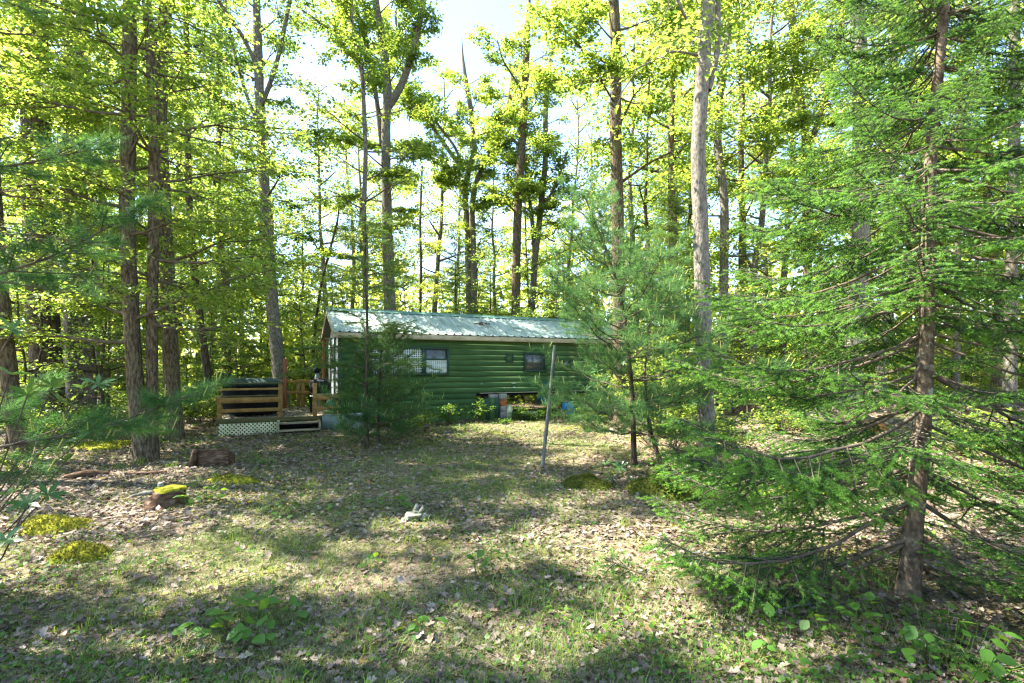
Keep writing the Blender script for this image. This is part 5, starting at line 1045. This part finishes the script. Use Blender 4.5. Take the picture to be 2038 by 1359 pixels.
# ------------------------------------------------------------------ leafy plants with leaves one can pick apart
def broad_leaf_me(name, m, w=.45, bend=.15):
    A = Acc(); xs = np.linspace(0, 1, 6); ws = np.array([.02, .62, .95, .88, .5, .0]) * w; zc = -bend * xs ** 2
    L_ = np.stack([xs, ws, zc + .10 * ws], 1); R2 = np.stack([xs, -ws, zc + .10 * ws], 1); Mi = np.stack([xs, 0 * xs, zc], 1)
    A.add(np.concatenate([L_, Mi, R2]), np.concatenate([[[i + 6, i + 7, i + 1, i], [i + 12, i + 13, i + 7, i + 6]] for i in range(5)])); return A.mesh(name, M[m], True)
HERBL = broad_leaf_me('leaf', 'herb', .40, .2); RHOL = broad_leaf_me('leaf', 'rhodo', .14, .18)
def orient(o, d, n=UP):
    Rm = frames(np.asarray(d, float)[None], np.asarray(n, float)[None])[0]; o.rotation_euler = Matrix(Rm.tolist()).to_euler()
def herb_clump(label, px, py, cnt, spread, h, lsz, seed, name='weed_clump', cat='weeds', group='broad-leaved weeds in the clearing'):
    r = np.random.RandomState(seed); cx_, cy_ = gp(px, py); base = np.array([cx_, cy_, float(gz(cx_, cy_))]); t = thing(name, label, cat, base, 0, group); A = Acc()
    for k in range(cnt):
        a = r.rand() * 6.283; q = spread * math.sqrt(r.rand()); p = np.array([math.cos(a) * q, math.sin(a) * q, 0]); top = p * 1.15 + (0, 0, h * (.45 + .7 * r.rand()) * (1.15 - q / spread * .5)) + r.randn(3) * .01
        tube(A, [p * .7, (p * .85 + top) / 2, top], .0018, 4)
        o = ob('leaf', HERBL, t, top); s = lsz * (.7 + .6 * r.rand()); o.scale = (s, s, s); orient(o, (math.cos(a + r.randn() * .8), math.sin(a + r.randn() * .8), r.randn() * .25), UP + r.randn(3) * .3)
    ob('stems', A.mesh('stems', M['herb']), t, kind='stuff'); return t
herb_clump('large clump of heart-leaved weeds in the near left foreground', 485, 1262, 60, .27, .16, .075, 1)
herb_clump('leafy weed beside the mossy stump', 400, 1005, 40, .20, .18, .07, 2)
herb_clump('green weed patch in mid-lane left of the stone pile', 600, 1018, 34, .34, .10, .07, 3)
herb_clump('small bright weed left of the stone pile', 775, 1010, 24, .22, .12, .07, 4)
herb_clump('weed with upright leaves in the centre foreground', 962, 1150, 14, .09, .22, .075, 5)
herb_clump('weed tuft at lower right under the spruce', 1870, 1325, 64, .42, .24, .07, 6)
herb_clump('weeds under the spruce at the bottom right of centre', 1720, 1300, 26, .25, .18, .06, 12)
herb_clump('low weeds left of the spruce foot', 1545, 1290, 12, .15, .16, .07, 7)
herb_clump('yellowish weed seedling near the lane middle', 742, 1130, 9, .08, .12, .06, 8)
herb_clump('weeds at the foot of the rotting board box', 520, 930, 16, .22, .12, .07, 9)
herb_clump('small weeds at the photo bottom left of centre', 845, 1262, 12, .10, .10, .06, 10)
herb_clump('broad weed leaf pair right of the moss mound', 330, 1120, 8, .10, .10, .06, 11)
def whorl(parent, p, d, r, n=8, lsz=.12, me=None, droop=.1):
    d = nrm(np.asarray(d, float)); ref = UP if abs(d[2]) < .9 else np.array([1.0, 0, 0]); u = nrm(np.cross(d, ref)); w = np.cross(u, d)
    for k in range(n):
        a = k / n * 6.283 + r.randn() * .2; rad = math.cos(a) * u + math.sin(a) * w; o = ob('leaf', me or RHOL, parent, p); s = lsz * (.75 + .5 * r.rand()); o.scale = (s, s, s)
        orient(o, rad * .9 + d * (.35 + .3 * r.rand()) + (0, 0, -droop * r.rand()), d + r.randn(3) * .2)
def rhodo(label, base_xy, whorls, seed, lsz=.12, group='rhododendrons', n=8):
    r = np.random.RandomState(seed); base = np.array([*base_xy, float(gz(*base_xy))]); t = thing('rhododendron', label, 'shrub', base, 0, group)
    for (px, py, D) in whorls:
        e = P(px, py, D) - base; A = Acc(); mid = e * .5 + r.randn(3) * .10; mid[2] = abs(mid[2]) * .8; tube(A, lerp_path([(r.randn() * .06, r.randn() * .06, -.02), mid, e], 8), np.linspace(.007, .004, 8), 5, 0, False)
        s = ob('stem', A.mesh('stem', M['twig'], True), t); whorl(s, e, (r.randn() * .5 + .2, r.randn() * .5 - .3, .8), r, n, lsz)
    return t
rhodo('glossy rhododendron at the left edge with shining long leaves', (-4.3, 3.6), [(55, 785, 3.3), (105, 770, 3.35), (165, 772, 3.4), (195, 765, 3.45), (120, 800, 3.3), (20, 745, 3.4), (28, 655, 3.6), (165, 872, 3.3), (130, 918, 3.2), (15, 985, 3.1), (55, 1000, 3.15), (95, 985, 3.2), (12, 1075, 3.0), (-40, 900, 3.2), (-60, 780, 3.4)], 1, .10)
rhodo('small rhododendron shoots at the foot of the white pine', gp(1225, 965), [(1205, 925, 7.2), (1235, 930, 7.1), (1215, 955, 7.0), (1250, 955, 6.9), (1230, 985, 6.7), (1235, 1010, 6.4), (1160, 985, 6.6), (1262, 930, 7.0), (1180, 965, 6.8)], 2, .13, n=7)
rhodo('sunlit rhododendron thicket beyond the pale grey trunk', ((1485 - CX) / FPX * 14.2, 14.2), [(1455, 770, 14), (1475, 762, 14.1), (1495, 768, 13.9), (1515, 765, 14.2), (1535, 772, 14), (1465, 785, 13.8), (1490, 782, 13.9), (1520, 786, 14), (1545, 780, 14.3), (1505, 775, 14.1), (1550, 765, 14.4), (1440, 780, 14)], 3, .20, n=9)
rhodo('mountain laurel sprig hanging before the cabin far end', (2.75, 9.6), [(1190, 738, 9.3), (1215, 725, 9.4), (1165, 775, 9.3), (1205, 752, 9.4), (1240, 720, 9.5), (1150, 765, 9.5), (1310, 690, 9.2), (1245, 705, 9.1)], 4, .12, n=7)
# light green shrubs
def shrub(label, px, py, D, h, w, seed, leaf='herb', lsz=.05, cnt=9, name='leafy_shrub', group='low leafy shrubs', spacing=.045):
    r = np.random.RandomState(seed); b = P(px, py, D); base = np.array([b[0], b[1], float(gz(b[0], b[1]))]); t = thing(name, label, 'shrub', base, 0, group); A = Acc(); LV = Leaves()
    for k in range(cnt):
        a = r.rand() * 6.283; spray(A, LV, np.array([r.randn() * .05, r.randn() * .05, 0]) * w, np.array([math.cos(a) * w / h, math.sin(a) * w / h, 1.0]), h * (.7 + .5 * r.rand()), .008, r, lsz, spacing, .35, .34, .2, 0, .10, .03)
    ob('stems', A.mesh('stems', M['twig'], True), t, kind='stuff'); p, d, n_, s = LV.cat(); p[:, 2] = np.maximum(p[:, 2], .01); A = Acc(); inst(A, LEAF6, LEAF6F, p, frames(d, n_), s); ob('foliage', A.mesh('foliage', M[leaf]), t, kind='stuff'); return t
shrub('pale green sapling shrub on the dark moss mound', 1340, 990, 6.2, .42, .25, 1, lsz=.055)
shrub('pale green shrub against the base of the grey trunk', 1390, 930, 7.4, .55, .35, 2, lsz=.055)
shrub('white-flecked shrub against the cabin skirt left of the cabinet', 900, 830, 13.3, .65, .45, 3, lsz=.06)
shrub('sunlit shrub touching the green cabinet', 945, 832, 13.4, .60, .35, 4, lsz=.06)
shrub('low sunlit brambles right of the brick column', 1050, 825, 14.2, .55, .8, 5, lsz=.06, cnt=20)
shrub('brambles in front of the green cabinet', 990, 838, 13.3, .28, .6, 6, lsz=.055, cnt=10)
shrub('leafy shrub between the hemlock and the cabin skirt', 820, 840, 12.0, .7, .5, 7, 'leaf', .065)
shrub('tangle of brambles in the gap under the raised cabin', 1100, 815, 14.8, .5, .8, 31, lsz=.06, cnt=18)
shrub('shrub under the blue bucket and pine boughs', 1170, 830, 14.0, .6, .9, 8, lsz=.06, cnt=18)
shrub('twiggy green shrub behind the second pine stem', 1340, 860, 9.6, 1.3, .6, 9, 'leaf', .06, 14)
shrub('tall leafy shrub between grey trunk and white pine', 1310, 800, 11.5, 2.2, .9, 10, 'leaf', .07, 16)
shrub('ground shrub in the sunny gap right of the spruce', 1985, 1000, 6.5, .5, .6, 11, lsz=.06, cnt=10)
shrub('fern-like low shrub behind the spruce foot', 1650, 960, 7.6, .45, .8, 12, lsz=.06, cnt=14)
shrub('leafy thicket right of the pale grey trunk base', 1470, 890, 9.4, .9, .7, 21, 'leaf', .06, 16)
shrub('green shrub row below the sunlit rhododendron thicket', 1560, 850, 11.5, .9, .9, 22, 'leaf', .07, 16)
shrub('leafy bush between spruce trunk and right edge', 1930, 900, 9.0, .9, .8, 23, 'leaf', .065, 16)
shrub('bush at the right edge behind the spruce boughs', 2015, 870, 8.0, 1.0, .8, 24, 'leaf', .065, 14)
shrub('seedling patch in the shade left of the spruce trunk', 1620, 1010, 6.4, .4, .6, 25, lsz=.05, cnt=12)
shrub('young seedling shrub left of the spruce boughs', 1480, 1010, 5.9, .35, .3, 13, lsz=.05)
shrub('leafy growth behind the leaning trunk at left', 90, 870, 10.5, 1.0, .8, 14, 'leaf', .075, 14)
shrub('small yellow-green seedling by the left leaning trunk', 45, 900, 7.6, .5, .35, 15, 'leaf_gold', .06, 7)
shrub('green bush below the thin dark trunk left of deck', 400, 815, 14.5, 1.2, .9, 16, 'leaf', .075, 16)
shrub('leafy bush at the left of the hot tub', 350, 800, 16, 1.4, 1.1, 17, 'leaf', .085, 16)
# fallen sticks
rng = np.random.RandomState(66)
for i, (px, py, L, rz, txt) in enumerate(((1395, 1110, .55, .15, 'pale bare stick on the ground left of the spruce'), (1160, 1100, .35, -.35, 'short dead stick in the sun patch'), (60, 940, .7, .3, 'thin fallen stick near the left leaning trunk'), (1600, 1215, .6, .35, 'grey stick lying under the spruce boughs'))):
    cx_, cy_ = gp(px, py); o = thing('fallen_stick', txt, 'stick', (cx_, cy_, float(gz(cx_, cy_)) + .02), rz, 'fallen sticks'); A = Acc()
    q = np.array([(-L / 2, 0, 0), (-L / 6, .03, .015), (L / 6, -.02, .02), (L / 2, .02, .0)]); tube(A, lerp_path(q, 9), np.linspace(.010, .004, 9), 6); ob('stick_wood', A.mesh('stick_wood', M['pole'], True), o)
    A = Acc(); tube(A, [q[1], q[1] + (.08, .10, .03)], [.005, .002], 5); ob('side_twig', A.mesh('side_twig', M['pole'], True), o)
